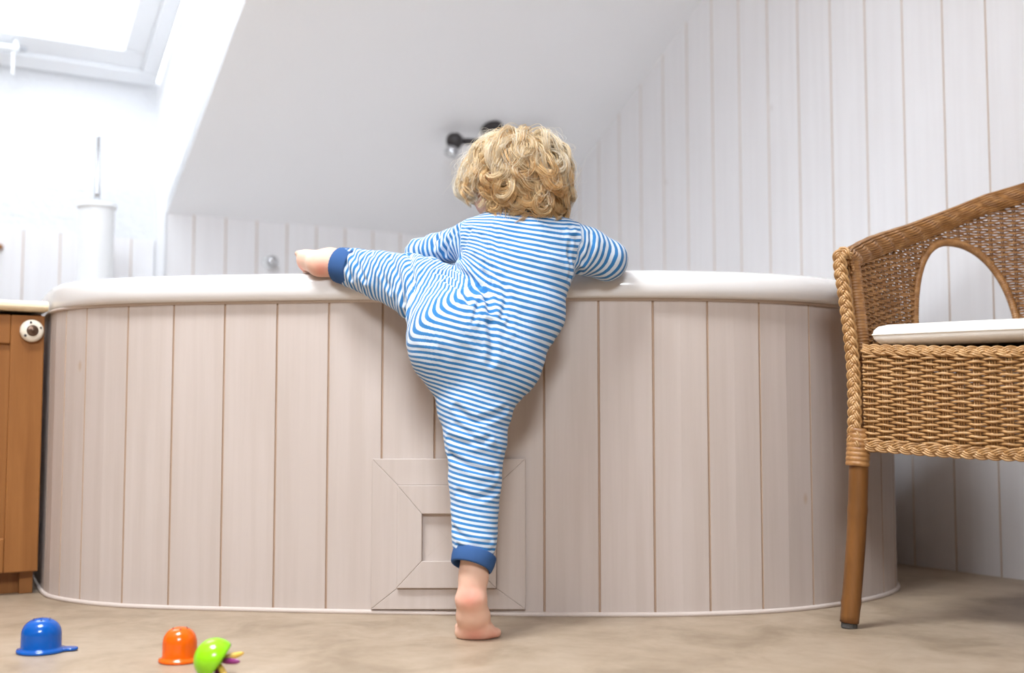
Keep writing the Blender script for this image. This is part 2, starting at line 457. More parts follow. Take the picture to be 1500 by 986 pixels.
for s0, s1, z0, z1 in ((FW[0], FW[1], FW[2], FW[2] + .05), (FW[0], FW[1], FW[3] - .05, FW[3]), (FW[0], FW[0] + .05, FW[2] + .05, FW[3] - .05), (FW[1] - .05, FW[1], FW[2] + .05, FW[3] - .05)):
    mb.box(W(s0 + .001, ROOM_T - .01, z0), D2 * (s1 - s0 - .002), D1 * .05, (0, 0, z1 - z0))
w3 = structure(mb.build('added_fill_window', M['white_frame'], bevel=.004))  # frame around the added front fill
mb = MB(); mb.box(W(FW[0] + .04, ROOM_T + .012, FW[2] + .04), D2 * (FW[1] - FW[0] - .08), D1 * .006, (0, 0, FW[3] - FW[2] - .08)); mb.build('pane', M['glass'], w3)
# handle at the foot of the niche window's sash, with its hanging cord
hp = on_plane(14, 52, wo, wn_)
mb = MB()
mb.tube([hp + D2 * -.022 + wn_ * .05, hp + D2 * .14 + wn_ * .05], .009, 10)
for k in (-.015, .10): mb.tube([hp + D2 * k + wn_ * .016, hp + D2 * k + wn_ * .05], .007, 8)
hd = mb.build('window_handle', M['plastic_white'], wfr, smooth=True)
mb = MB(); mb.box(hp - D2 * .05 - wv * .012 - wv * .02 + wn_ * .016, D2 * .10, wv * .014, wn_ * .006); mb.build('lock_plate', M['chrome'], wfr, bevel=.002)
mb = MB(); mb.tube([hp - D2 * .008 + wn_ * .05 + np.array([0, 0, -k * .01]) for k in range(0, 9)], .004, 6); mb.build('cord', M['plastic_white'], wfr, smooth=True)

# ------------------------------------------------------------------ bathtub
tub_pts = [W(1.715, .012, 0), W(1.725, .35, 0), W(1.735, .75, 0), W(1.755, 1.03, 0), (-.896, 2.243, 0), (-.848, 2.168, 0), (-.769, 2.106, 0), (-.686, 2.067, 0), (-.593, 2.045, 0),
           (-.494, 2.030, 0), (-.315, 2.007, 0), (-.069, 1.983, 0), (.1, 1.973, 0), (.24, 1.971, 0), (.333, 1.981, 0), (.43, 2.004, 0), (.522, 2.045, 0),
           (.63, 2.125, 0), (.70, 2.202, 0), (.749, 2.285, 0), (.778, 2.40, 0), (.803, 2.54, 0), (.824, 2.66, 0), (.838, 2.76, 0)]
tub_pts = [np.asarray(p)[:2] for p in tub_pts]
TUB = spline(tub_pts, 500)
tub_s = np.concatenate([[0], np.cumsum(np.linalg.norm(np.diff(TUB, axis=0), axis=1))])
tt = np.gradient(TUB, axis=0); tt /= np.linalg.norm(tt, axis=1)[:, None]
TUBN = np.stack([tt[:, 1], -tt[:, 0]], axis=1)
if TUBN[250][1] > 0: TUBN = -TUBN
def tub_at(u): return np.array([np.interp(u, tub_s, TUB[:, k]) for k in range(2)])
def tub_n(u):
    v_ = np.array([np.interp(u, tub_s, TUBN[:, k]) for k in range(2)]); return v_ / np.linalg.norm(v_)
pxs, _ = project(np.column_stack([TUB, np.full(len(TUB), .40)]))
vis = np.arange(len(TUB))
i0, i1 = np.argmin(pxs), np.argmax(pxs)
def tub_u(px): return float(np.interp(px, pxs[i0:i1 + 1], tub_s[i0:i1 + 1]))
joints = [tub_u(x) for x in (95, 125, 186, 253, 328, 405, 481, 560, 637, 717, 797, 877, 957, 1037, 1113, 1186, 1248, 1288)]
lead = list(np.arange(joints[0] - .09, .03, -.09))[::-1]
tail = list(np.arange(joints[-1] + .08, tub_s[-1] - .03, .09))
jb = [0.0] + lead + joints + tail + [float(tub_s[-1])]
bath = thing('bathtub', W(.85, .95, 0), 'white corner bathtub clad in curved pale vertical boards, the toddler leans over its rim', 'bathtub')
RIM_B = .536
# dense boards so the front stays curved
def skirt():
    return board_wall('skirt_boards', tub_at, lambda u: RIM_B + .004, jb, tub_n, [M['skirt'], M['groove']], z0=.003, gw=.0020, gd=.0028, thick=.014, parent=bath)
skirt()
mb = MB()
ua = np.linspace(.0, tub_s[-1], 260)
mb.tube([np.append(tub_at(u) + tub_n(u) * .001, .003) for u in ua], .0045, 8); mb.build('base_bead', M['sealant'], bath, smooth=True)
mb = MB(); mb.tube([np.append(tub_at(u) + tub_n(u) * .001, RIM_B - .001) for u in ua], .0035, 6); mb.build('rim_bead', M['sealant'], bath, smooth=True)
# enamel rim, deck and bowl: rings from the outer lip inward
front = resample(TUB, 220); fn = np.gradient(front, axis=0); fn /= np.linalg.norm(fn, axis=1)[:, None]
fn = np.stack([fn[:, 1], -fn[:, 0]], axis=1)
if fn[110][1] > 0: fn = -fn
back = np.array([W(0.02, room(np.append(front[-1], 0))[1] * (1 - k), 0)[:2] if k < 1 else W(.02, .02, 0)[:2] for k in np.linspace(.02, 1, 30)] +
                [W(.02 + (1.70 - .02) * k, .02, 0)[:2] for k in np.linspace(.03, .99, 30)])
outline = np.vstack([front, back]); onrm = np.vstack([fn, np.zeros_like(back)])
cen = W(.86, .92, 0)[:2]
vec = cen - outline; dist = np.linalg.norm(vec, axis=1); vec /= dist[:, None]
# smooth inner oval of the basin
ang = np.arctan2(outline[:, 1] - cen[1], outline[:, 0] - cen[0])
prof_out = [(-.004, RIM_B), (.012, RIM_B), (.0165, .540), (.0195, .549), (.019, .559), (.015, .570), (.008, .579), (-.006, .5845), (-.022, .585)]
rings = []
lap = np.clip((project(np.column_stack([outline, np.full(len(outline), .55)]))[0] - 70) / 110, 0, 1)
lap[:int(np.argmin(project(np.column_stack([front, np.full(len(front), .55)]))[0]))] = 0
lap = .1 + .9 * lap
for off, z in prof_out:
    pts_ = outline + onrm * np.where(off > 0, off * lap, off)[:, None]
    for i, q in enumerate(pts_):
        r_ = room(np.append(q, 0))
        if r_[0] < .004 or r_[1] < .004: pts_[i] = W(max(r_[0], .004), max(r_[1], .004), 0)[:2]
    rings.append(np.column_stack([pts_, np.full(len(pts_), z)]))
base_in = np.minimum(dist * .90, dist - .075)
k_ = np.ones(41) / 41
def cyc_smooth(a):
    e = np.concatenate([a[-20:], a, a[:20]]); return np.convolve(e, k_, 'valid')
base_in = np.minimum(cyc_smooth(base_in), dist - .06)
for fr_, z in ((1.0, .585), (.985, .580), (.968, .560), (.92, .42), (.86, .24), (.78, .17), (.6, .15), (.3, .145), (.02, .145)):
    rings.append(np.column_stack([cen - vec * (base_in * fr_)[:, None], np.full(len(outline), z)]))
mb = MB(); N = len(outline); v_ = np.vstack(rings); f_ = []
for r_ in range(len(rings) - 1):
    for i in range(N):
        j = (i + 1) % N
        f_.append((r_ * N + i, r_ * N + j, (r_ + 1) * N + j, (r_ + 1) * N + i))
f_.append(tuple(range((len(rings) - 1) * N, len(rings) * N)))
mb.add(v_, f_)
rim = mb.build('rim_and_basin', M['enamel'], bath, smooth=True)
bm = bmesh.new(); bm.from_mesh(rim.data); bmesh.ops.recalc_face_normals(bm, faces=bm.faces); bm.to_mesh(rim.data); bm.free()

# access panel let into the front boards
def access_panel():
    def pt(px, py, out=0.0):
        u = tub_u(px); q = tub_at(u) + tub_n(u) * out
        # height from the photo row at that distance
        return np.append(q, P(px, py, q[1])[2])
    L, R, T, B = 547, 770, 672, 893
    IL, IR, IT, IB = 585, 728, 711, 862
    KL, KR, KT, KB = 621, 690, 753, 822
    def frame(name, o_, i_, d, back_d, parent, mat, gap=.00005):
        """mitred frame between rectangles o_ and i_ (l,r,t,b), as four boards"""
        mb = MB()
        co = [(o_[0], o_[2]), (o_[1], o_[2]), (o_[1], o_[3]), (o_[0], o_[3])]
        ci = [(i_[0], i_[2]), (i_[1], i_[2]), (i_[1], i_[3]), (i_[0], i_[3])]
        for k in range(4):
            k2 = (k + 1) % 4
            quad = [co[k], co[k2], ci[k2], ci[k]]
            c_ = np.mean(quad, axis=0)
            quad = [tuple(np.asarray(q) + (c_ - np.asarray(q)) / np.linalg.norm(c_ - np.asarray(q)) * gap * 860) for q in quad]
            nseg = 6 if k in (0, 2) else 1
            rows = []
            for a in np.linspace(0, 1, nseg + 1):
                p0 = np.asarray(quad[0]) * (1 - a) + np.asarray(quad[1]) * a
                p1 = np.asarray(quad[3]) * (1 - a) + np.asarray(quad[2]) * a
                rows.append([pt(*p0, back_d), pt(*p0, d), pt(*p1, d), pt(*p1, back_d)])
            v = [q for r in rows for q in r]; f = []
            for i in range(nseg):
                a_, b_ = 4 * i, 4 * i + 4
                for j in range(4): f.append((a_ + j, a_ + (j + 1) % 4, b_ + (j + 1) % 4, b_ + j))
            f += [(0, 1, 2, 3), tuple(4 * nseg + j for j in (3, 2, 1, 0))]
            mb.add(v, f)
        o = mb.build(name, mat, parent, bevel=.0012)
        bm = bmesh.new(); bm.from_mesh(o.data); bmesh.ops.recalc_face_normals(bm, faces=bm.faces); bm.to_mesh(o.data); bm.free()
        return o
    outer = frame('access_panel', (L, R, T, B), (IL, IR, IT, IB), .007, .0005, bath, M['skirt'])
    tag(outer, 'pale square access panel with mitred frames')
    frame('inner_frame', (IL, IR, IT, IB), (KL, KR, KT, KB), .0135, .0005, outer, M['skirt'])
    frame('panel_core', (KL - 2, KR + 2, KT - 2, KB + 2), ((KL + KR) / 2 - .5, (KL + KR) / 2 + .5, (KT + KB) / 2 - .5, (KT + KB) / 2 + .5), .003, .0005, outer, M['skirt'], 0)
access_panel()

# ------------------------------------------------------------------ cabinet beside the tub
CT = 1.172                                      # distance of the door face from the back wall
def cabpt(px, py, t=CT): return room(on_plane(px, py, C0 + D1 * t, D1))
door_r = cabpt(67, 650)[0]; door_top = cabpt(40, 462)[2]; door_bot = cabpt(40, 838)[2]
CAB_S0, CAB_W, CAB_D = max(door_r, 1.776), .46, .50
cab = thing('bathroom_cabinet', W(CAB_S0 + CAB_W / 2, CT - CAB_D / 2, 0), 'brown wooden bathroom cabinet with framed door standing left of the tub', 'cabinet')
def rbox(mb, s0, s1, t0, t1, z0, z1, mi=0): mb.box(W(s0, t0, z0), D2 * (s1 - s0), D1 * (t1 - t0), (0, 0, z1 - z0), mi)
mb = MB()
rbox(mb, CAB_S0 + .002, CAB_S0 + .018, CT - CAB_D, CT - .022, .055, door_top + .004)
rbox(mb, CAB_S0 + CAB_W - .018, CAB_S0 + CAB_W - .002, CT - CAB_D, CT - .022, .055, door_top + .004)
rbox(mb, CAB_S0 + .018, CAB_S0 + CAB_W - .018, CT - CAB_D, CT - .022, .055, .073)
rbox(mb, CAB_S0 + .018, CAB_S0 + CAB_W - .018, CT - CAB_D, CT - CAB_D + .012, .073, door_top + .004)
mb.build('carcass', M['cabinet'], cab, bevel=.001)
mb = MB(); rbox(mb, CAB_S0 + .012, CAB_S0 + CAB_W - .012, CT - .06, CT - .045, 0, .056); rbox(mb, CAB_S0 + .004, CAB_S0 + .028, CT - .05, CT - .030, 0, .056)
rbox(mb, CAB_S0 + .012, CAB_S0 + CAB_W - .012, CT - CAB_D, CT - CAB_D + .015, 0, .056)
mb.build('plinth', M['cabinet'], cab, bevel=.001)
stile = .060
def door():
    mb = MB(); s0, s1 = CAB_S0, CAB_S0 + CAB_W; t0, t1 = CT - .02, CT
    rbox(mb, s0, s0 + stile, t0, t1, door_bot, door_top); rbox(mb, s1 - stile, s1, t0, t1, door_bot, door_top)
    rbox(mb, s0 + stile, s1 - stile, t0, t1, door_top - .055, door_top); rbox(mb, s0 + stile, s1 - stile, t0, t1, door_bot, door_bot + .065)
    d = mb.build('door', M['cabinet'], cab, bevel=.0025)
    mb = MB(); rbox(mb, s0 + stile - .004, s1 - stile + .004, t0 + .003, t1 - .008, door_bot + .06, door_top - .05)
    mb.build('door_panel', M['cabinet'], d)
    k = on_plane(46, 485, C0 + D1 * CT, D1)
    mb = MB(); mb.lathe(k, [(.0205, 0.0), (.0215, .004), (.021, .009), (.0175, .0135), (.011, .0145), (.0, .0147)], D1, 40)
    kn = mb.build('door_knob', M['ceramic'], d, smooth=True); tag(kn, 'round cream ceramic knob with a dark centre')
    mb = MB(); mb.lathe(k, [(.0105, .013), (.0105, .0165), (.0085, .0185), (.004, .017), (.0032, .0205), (.0, .021)], D1, 28)
    mb.build('knob_centre', M['bronze'], kn, smooth=True)
    up = np.array([0, 0, 1.]); rt = -D2
    for a, sz in ((102, .0026), (22, .0022), (218, .0030)):
        c = k + (rt * math.cos(math.radians(a)) + up * math.sin(math.radians(a))) * .0158 + D1 * .0142
        mb = MB(); mb.lathe(c, [(sz, 0), (sz * .9, .0009), (0, .0011)], D1, 5)
        mb.build('painted_motif', M['dark_metal'], kn)
door()
mb = MB(); ct_b = cabpt(40, 455, CT + .018)[2]; ct_t = cabpt(40, 440, CT + .018)[2]
# bull-nosed worktop: profile swept along the front
prof = [(-CAB_D, ct_b), (.010, ct_b), (.016, ct_b + .003), (.019, ct_b + .008), (.0165, ct_t - .005), (.010, ct_t), (-CAB_D, ct_t)]
s_a, s_b = CAB_S0 - .004, CAB_S0 + CAB_W + .01
v_ = [W(s_a, CT + a, z) for a, z in prof] + [W(s_b, CT + a, z) for a, z in prof]; n_ = len(prof)
mb.add(v_, [tuple(range(n_)), tuple(reversed(range(n_, 2 * n_)))] + [(i, n_ + i, n_ + (i + 1) % n_, (i + 1) % n_) for i in range(n_)])
o = mb.build('worktop', M['counter'], cab, bevel=.002); tag(o, 'pale wooden worktop with rounded front edge')
bm = bmesh.new(); bm.from_mesh(o.data); bmesh.ops.recalc_face_normals(bm, faces=bm.faces); bm.to_mesh(o.data); bm.free()

# ------------------------------------------------------------------ small things behind the tub
bp = on_plane(142, 300, C0 + D1 * .22, D1); br_ = room(bp); deck = .5852
bh = br_[2] - deck
brush = thing('brush_holder', W(br_[0], .22, deck), 'white lidded cylinder with thin upright rod, on the tub deck under the roof window', 'brush holder')
o0 = W(br_[0], .22, deck)
mb = MB(); mb.lathe(o0, [(.045, 0), (.047, .004), (.0475, bh - .012), (.045, bh - .012), (.0, bh - .012)], sides=40); mb.build('cup', M['plastic_white'], brush, smooth=False)
mb = MB(); mb.lathe(o0, [(.0, bh - .0118), (.051, bh - .0118), (.053, bh - .008), (.052, bh), (.02, bh + .006), (.0, bh + .007)], sides=40); mb.build('lid', M['plastic_white'], brush, smooth=True)
rz = room(on_plane(144, 197, C0 + D1 * .22, D1))[2]
mb = MB(); mb.lathe(o0, [(.008, bh + .005), (.0075, bh + .035), (.0055, bh + .05), (.0045, rz - deck - .01), (.006, rz - deck - .004), (.003, rz - deck), (0, rz - deck)], sides=16); mb.build('handle_rod', M['chrome'], brush, smooth=True)

kp = on_plane(392, 385, C0 + D1 * .0005, D1)
tapk = thing('towel_hook', kp, 'small white knob with grey end on boards behind the tub, left of the bare foot', 'hook')
mb = MB(); mb.lathe(kp, [(.020, 0), (.021, .004), (.018, .010), (.0165, .034), (.0165, .040)], D1, 28); mb.build('knob_body', M['plastic_white'], tapk, smooth=True)
mb = MB(); mb.lathe(kp, [(.0155, .040), (.017, .043), (.016, .054), (.010, .058), (0, .0585)], D1, 28); mb.build('knob_cap', M['chrome'], tapk, smooth=True)
pp = on_plane(-1, 363, C0 + D1 * (NICHE_T + .0125), D1)
mb = MB(); mb.lathe(pp, [(.006, 0), (.005, .012), (.009, .018), (.008, .026), (0, .029)], D1, 20)
tag(mb.build('coat_peg', M['cabinet'], smooth=True), 'tiny brown wooden peg on white boards at the far left edge', 'peg')

# dark spotlight rail on the sloping ceiling
up_c = -ROOF_N
def cpt(px, py, off): return on_plane(px, py, W(.5, 0, KNEE) + ROOF_N * off, ROOF_N)
hb = cpt(666, 207, .055); bar_dir = -D2 * .985 + ROOF_UP * .17; bar_dir /= np.linalg.norm(bar_dir)
fix = thing('spotlight_rail', hb + ROOF_N * -.055, 'dark metal spotlight rail on the sloping ceiling beside the blond hair', 'spotlight')
mb = MB(); mb.tube([hb, hb + bar_dir * .27], .010, 12); mb.build('bar', M['dark_metal'], fix, smooth=True)
mb = MB()
q_ = hb + bar_dir * .135
mb.lathe(q_ - ROOF_N * .054, [(.035, 0), (.035, .012), (.012, .02), (.010, .045), (.0, .047)], ROOF_N, 28)
mb.build('ceiling_mount', M['dark_metal'], fix, smooth=False)
for e_ in (0.0, .27):
    q_ = hb + bar_dir * e_
    mb = MB(); mb.lathe(q_ + np.array([0, 0, -.024]), [(.0, 0), (.016, .003), (.024, .014), (.0265, .026), (.024, .038), (.014, .048), (0, .051)], (0, 0, 1), 28)
    sh = mb.build('spot_joint', M['dark_metal'], fix, smooth=True)
    dn = np.array([-.25, -.25, -.93]); dn /= np.linalg.norm(dn)
    mb = MB(); mb.lathe(q_ + dn * .018, [(.017, 0), (.019, .012), (.0205, .026), (.0185, .028), (.016, .020), (0, .018)], dn, 28)
    hd_ = mb.build('spot_head', M['chrome'], sh, smooth=True)
    mb = MB(); mb.lathe(q_ + dn * .018, [(.0165, .0215), (.010, .025), (0, .026)], dn, 24); mb.build('lamp_face', M['plastic_white'], hd_, smooth=True)

# ------------------------------------------------------------------ toys on the floor
def cup(name, px, py, rad, h, mat, label, tab_ang, group, oval=1.0):
    """upturned dome cup with a flange and a lifting tab"""
    o = floor_pt(px, py)
    c = thing(name, o, label, 'toy', group)
    mb = MB()
    prof = [(rad * 1.19, .0005), (rad * 1.22, .002), (rad * 1.19, .0048), (rad * 1.03, .0055), (rad * 1.0, .008), (rad * .995, h * .52)]
    for a in np.linspace(8, 90, 12):
        prof.append((rad * .995 * math.cos(math.radians(a)) ** .82, h * .52 + h * .48 * math.sin(math.radians(a))))
    prof[-1] = (0.0, h)
    mb.lathe(o, [(0, .0005)] + prof, sides=48); mb.build('dome', mat, c, smooth=True)
    d = np.array([math.cos(tab_ang), math.sin(tab_ang), 0]); e = np.array([-d[1], d[0], 0])
    mb = MB(); ring_ = []
    for a in np.linspace(-100, 100, 17):
        a = math.radians(a); ring_.append(d * (rad * 1.42 + .011 * math.cos(a)) + e * .0095 * math.sin(a))
    ring_ = [d * rad * 1.05 - e * .0115] + ring_ + [d * rad * 1.05 + e * .0115]
    v = [o + q + np.array([0, 0, .0012]) for q in ring_] + [o + q + np.array([0, 0, .0050]) for q in ring_]; n_ = len(ring_)
    mb.add(v, [tuple(reversed(range(n_))), tuple(range(n_, 2 * n_))] + [(i, (i + 1) % n_, n_ + (i + 1) % n_, n_ + i) for i in range(n_)])
    mb.build('tab', mat, c, bevel=.001)
    for a in (-1.25, -.2, .85, 1.9, 2.95, 4.0):
        zz_ = h * .955; rr = rad * .42
        mb = MB(); nn = np.array([math.cos(a) * .35, math.sin(a) * .35, 1.]); nn /= np.linalg.norm(nn)
        mb.lathe(o + np.array([math.cos(a) * rr, math.sin(a) * rr, zz_ - .0016]), [(.0013, 0), (.0013, .0025), (0, .0026)], nn, 10)
        mb.build('drain_hole', M['hole'], c)
    return c
cup('toy_cup', 60, 955, .0275, .0475, M['toy_blue'], 'glossy blue upturned toy cup with a flat tab, on floor by the cabinet', math.radians(12), 'dome toy cups on the floor')
cup('toy_cup', 263, 969, .0232, .0465, M['toy_orange'], 'glossy orange upturned toy cup on floor next to the green toy', math.radians(115), 'dome toy cups on the floor')
def squid():
    o = floor_pt(316, 993)
    r = thing('squid_toy', o, 'lime green bath toy tipped on its side with yellow and purple tentacles', 'toy')
    cc = P(311, 963, o[1]); ax = np.array([-.76, -.15, .56]); ax /= np.linalg.norm(ax)
    mb = MB(); R_ = .0270; prof = []
    for a in np.linspace(90, 0, 12):
        prof.append((R_ * math.cos(math.radians(a)), .0265 * math.sin(math.radians(a)) - .004))
    prof += [(R_ * 1.0, -.008), (R_ * .95, -.0105), (R_ * .80, -.009), (.012, -.006), (.0105, -.013), (0, -.014)]
    mb.lathe(cc, prof[::-1], ax, 40); mb.build('cap', M['toy_green'], r, smooth=True)
    u = np.cross(ax, [0, 1, 0]); u /= np.linalg.norm(u); w = np.cross(ax, u)
    for i in range(6):
        a = i * math.pi / 3 + .35
        d = u * math.cos(a) + w * math.sin(a)
        pts = [cc - ax * .010 + d * .006]
        for k in np.linspace(.15, 1, 8): pts.append(cc - ax * (.010 + .020 * k) + d * (.006 + .020 * k ** 1.2))
        pts = [np.array([q[0], q[1], max(q[2], .0045)]) for q in pts]
        rad_ = np.interp(np.linspace(0, 1, 9), [0, .5, .85, 1], [.0034, .0042, .0034, .0012])
        mb = MB(); mb.tube(pts, rad_, 8); mb.build('tentacle', M['toy_yellow'] if i % 2 else M['toy_purple'], r, smooth=True)
squid()

# ------------------------------------------------------------------ wicker armchair
TH = math.radians(30)
CA = np.array([math.cos(TH), -math.sin(TH), 0]); CB = np.array([math.sin(TH), math.cos(TH), 0])
HW, DP = .29, .46
leg_foot = P(1244, 905, 1.867); leg_foot[2] = 0
FL = P(1258, 655, 1.875)
CO = np.array([FL[0], FL[1], 0]) + CA * HW                     # chair origin: floor, middle of the front
def cw(a, b, z): return CO + CA * a + CB * b + np.array([0, 0, z])
chair = thing('wicker_armchair', CO, 'brown woven wicker armchair with arched openings, standing right of the tub', 'armchair')
Z_B, Z_S = .285, .44
TOP_LINE = [(0, .598), (4, .611), (17, .643), (34, .680), (49, .718), (62, .753), (75, .777), (90, .787)]
def ztop(phi):
    d = math.degrees(phi); d = min(d, 180 - d)
    return float(np.interp(d, [q[0] for q in TOP_LINE], [q[1] for q in TOP_LINE]))
def shell(phi, z, out=0.0):
    k = 1 + .075 * max(0, (z - Z_S)) / .25
    a, b = -HW * math.cos(phi) * k, DP * math.sin(phi) * (k if b_flare else 1)
    na, nb_ = -math.cos(phi) / HW, math.sin(phi) / DP; l = math.hypot(na, nb_)
    return cw(a + na / l * out, b + nb_ / l * out, z)
b_flare = True
def arch_z(phi):
    """height of the opening's edge above the seat at angle phi (both sides)"""
    d = math.degrees(phi); d = min(d, 180 - d)
    x = (d - 49) / (16.5 if d < 49 else 22.5)
    if abs(x) >= 1: return None
    e = 2.3 if d < 49 else 2.1
    return Z_S + .219 * (1 - abs(x) ** e) ** (1 / e)
# evenly spaced angles along the horseshoe
ph = np.linspace(0, math.pi, 2000); arc = np.concatenate([[0], np.cumsum(np.hypot(HW * np.abs(np.sin(ph[1:])), DP * np.abs(np.cos(ph[1:]))) * (ph[1] - ph[0]))])
NST = 54
stake_phi = np.interp(np.linspace(.012, arc[-1] - .012, NST), arc, ph)
ROW = .0047
def weave_shell():
    mb = MB(); per = 5; nk = (NST - 1) * per + 1
    idx = np.linspace(0, NST - 1, nk); phis = np.interp(idx, np.arange(NST), stake_phi)
    z = Z_B + .006; row = 0
    while z < .76:
        run, runs = [], []
        for i, p_ in zip(idx, phis):
            az = arch_z(p_)
            ok = z < ztop(p_) - .020 and not (az is not None and Z_S - .004 < z < az + .004)
            if ok:
                run.append(shell(p_, z + .0007 * math.sin(7 * i + row), .0036 * math.sin(math.pi * (i + row)) if False else .0038 * math.cos(math.pi * (i + row))))
            elif run: runs.append(run); run = []
        if run: runs.append(run)
        for r in runs:
            if len(r) > 3: mb.tube(r, .0021, 5)
        z += ROW; row += 1
    return mb.build('woven_shell', M['cane'], chair, smooth=True)
weave_shell()
def stakes():
    mb = MB()
    for k, p_ in enumerate(stake_phi):
        for off in (-.0022, .0022):
            dphi = off / .35
            az = arch_z(p_); zt = ztop(p_) - .01
            segs = [(Z_B, zt)] if az is None else [(Z_B, Z_S), (az, zt)]
            for z0, z1 in segs:
                if z1 - z0 > .01: mb.tube([shell(p_ + dphi, z) for z in np.linspace(z0, z1, 6)], .0017, 5)
    return mb.build('stakes', M['cane'], chair, smooth=True)
stakes()
def rolled_top():
    """thick rolled border over the arms and back"""
    mb = MB(); n_ = 420
    phs = np.interp(np.linspace(.004, arc[-1] - .004, n_), arc, ph)
    for r in range(9):
        pts = []
        for j, p_ in enumerate(phs):
            i = j / n_ * (NST * .92)
            drop, out = -.032 + r * .0043, .0105 * math.sin(math.pi * (r + .5) / 9) * (.75 + .45 * math.cos(2 * math.pi * i / 2 + r * .75))
            pts.append(shell(p_, ztop(p_) + drop, -out - .002))
        mb.tube(pts, .0027, 5)
        pts = []
        for j, p_ in enumerate(phs):
            i = j / n_ * (NST * .92)
            drop, out = -.032 + r * .0043, .0105 * math.sin(math.pi * (r + .5) / 9) * (.75 + .45 * math.cos(2 * math.pi * i / 2 + r * .75 + math.pi))
            pts.append(shell(p_, ztop(p_) + drop, out + .002))
        mb.tube(pts, .0027, 5)
    mb.tube([shell(p_, ztop(p_) - .013) for p_ in phs], .0088, 8)
    return mb.build('rolled_border', M['cane'], chair, smooth=True)
rolled_top()
def wrapped(mb, pts, r, pitch, amp, sides=10):
    pts = np.asarray(pts); L_ = np.linalg.norm(np.diff(pts, axis=0), axis=1).sum()
    n_ = int(L_ / pitch * 5); q = resample(pts, n_); s_ = np.linspace(0, L_, n_)
    mb.tube(q, r - amp + amp * 2 * np.abs(np.sin(math.pi * s_ / pitch)) ** .7, sides)
for side in (0, 1):
    pts = []
    for d in np.concatenate([np.linspace(32.5, 34, 8), np.linspace(34.2, 70.4, 50), np.linspace(70.5, 71.5, 8)]):
        az = arch_z(math.radians(d)) or Z_S - .005
        p_ = math.radians(d if side == 0 else 180 - d)
        pts.append(shell(p_, az, -.001))
    mb = MB(); wrapped(mb, pts, .0068, .0042, .0007); mb.build('arch_border', M['cane'], chair, smooth=True)
    # thick wrapped post at the arm's front, and one behind each opening
    mb = MB(); e = .05 if side == 0 else math.pi - .05
    wrapped(mb, [shell(e, z, -.003) for z in np.linspace(Z_B, ztop(e) - .012, 12)], .0125, .0050, .0009); mb.build('arm_post', M['cane'], chair, smooth=True)
    mb = MB(); e = math.radians(73.5 if side == 0 else 106.5)
    wrapped(mb, [shell(e, z, -.004) for z in np.linspace(Z_S - .03, Z_S + .075, 6)], .0105, .0048, .0008); mb.build('back_post', M['cane'], chair, smooth=True)
def braid(mb, path, nrm, turns, A, B, r, canes=3):
    """three-strand plait along path (n,3) with face normals nrm"""
    path = np.asarray(path); n_ = len(path); nrm = np.broadcast_to(np.asarray(nrm, float), path.shape)
    tg = np.gradient(path, axis=0); tg /= np.linalg.norm(tg, axis=1)[:, None]
    sd = np.cross(tg, nrm); sd /= np.linalg.norm(sd, axis=1)[:, None]
    th = np.linspace(0, 2 * math.pi * turns, n_)
    for k in range(3):
        a = th + 2 * math.pi * k / 3
        c = path + sd * (A * np.sin(a))[:, None] + nrm * (B * np.sin(2 * a))[:, None]
        t2 = np.gradient(c, axis=0); t2 /= np.linalg.norm(t2, axis=1)[:, None]
        s2 = np.cross(t2, nrm); s2 /= np.linalg.norm(s2, axis=1)[:, None]
        for j in range(canes):
            mb.tube(c + s2 * ((j - (canes - 1) / 2) * r * 1.75), r, 6)
fz = -CB
for side in (0, 1):
    sgn = -1 if side == 0 else 1
    if side == 0: ctrl = [P(1243, 378, 1.880), P(1231, 371, 1.876), P(1231, 392, 1.875), P(1237, 430, 1.874), P(1244, 480, 1.873), P(1250, 540, 1.870), P(1252, 600, 1.866), P(1251, 655, 1.862)]
    else:
        ctrl = []
        for q in [P(1243, 378, 1.880), P(1231, 371, 1.876), P(1231, 392, 1.875), P(1237, 430, 1.874), P(1244, 480, 1.873), P(1250, 540, 1.870), P(1252, 600, 1.866), P(1251, 655, 1.862)]:
            r_ = q - CO; ctrl.append(cw(-(r_ @ CA), r_ @ CB, q[2]))
    mb = MB(); braid(mb, spline(ctrl, 170), fz * .85 + CA * sgn * .25, 7.4, .0066, .0040, .0022); mb.build('arm_braid', M['cane_pale'], chair, smooth=True)
# woven front below the seat
def front_line(x, out=0.0): return cw(-HW + .012 + (2 * HW - .024) * x, -.012 - .030 * math.sin(math.pi * x) - out, 0)
def sag(x): return -.012 * math.sin(math.pi * x)
NF = 24
mb = MB(); row = 0; z = Z_B + .014
while z < Z_S - .004:
    pts = []
    for i in np.linspace(-.5, NF - .5, NF * 6 + 1):
        x = (i + .5) / NF
        pts.append(front_line(x, .0052 * math.cos(math.pi * (i + row))) + np.array([0, 0, z + sag(x) + .0006 * math.sin(5 * i + 2 * row)]))
    mb.tube(pts, .00215, 6); z += ROW; row += 1
mb.build('woven_front', M['cane_pale'], chair, smooth=True)
mb = MB()
for i in range(NF):
    x = (i + .5) / NF
    for off in (-.0035, 0, .0035): mb.tube([front_line(x + off / .56) + np.array([0, 0, sag(x) + q]) for q in (Z_B + .01, Z_S - .005)], .0016, 5)
mb.build('front_stakes', M['cane_pale'], chair, smooth=True)
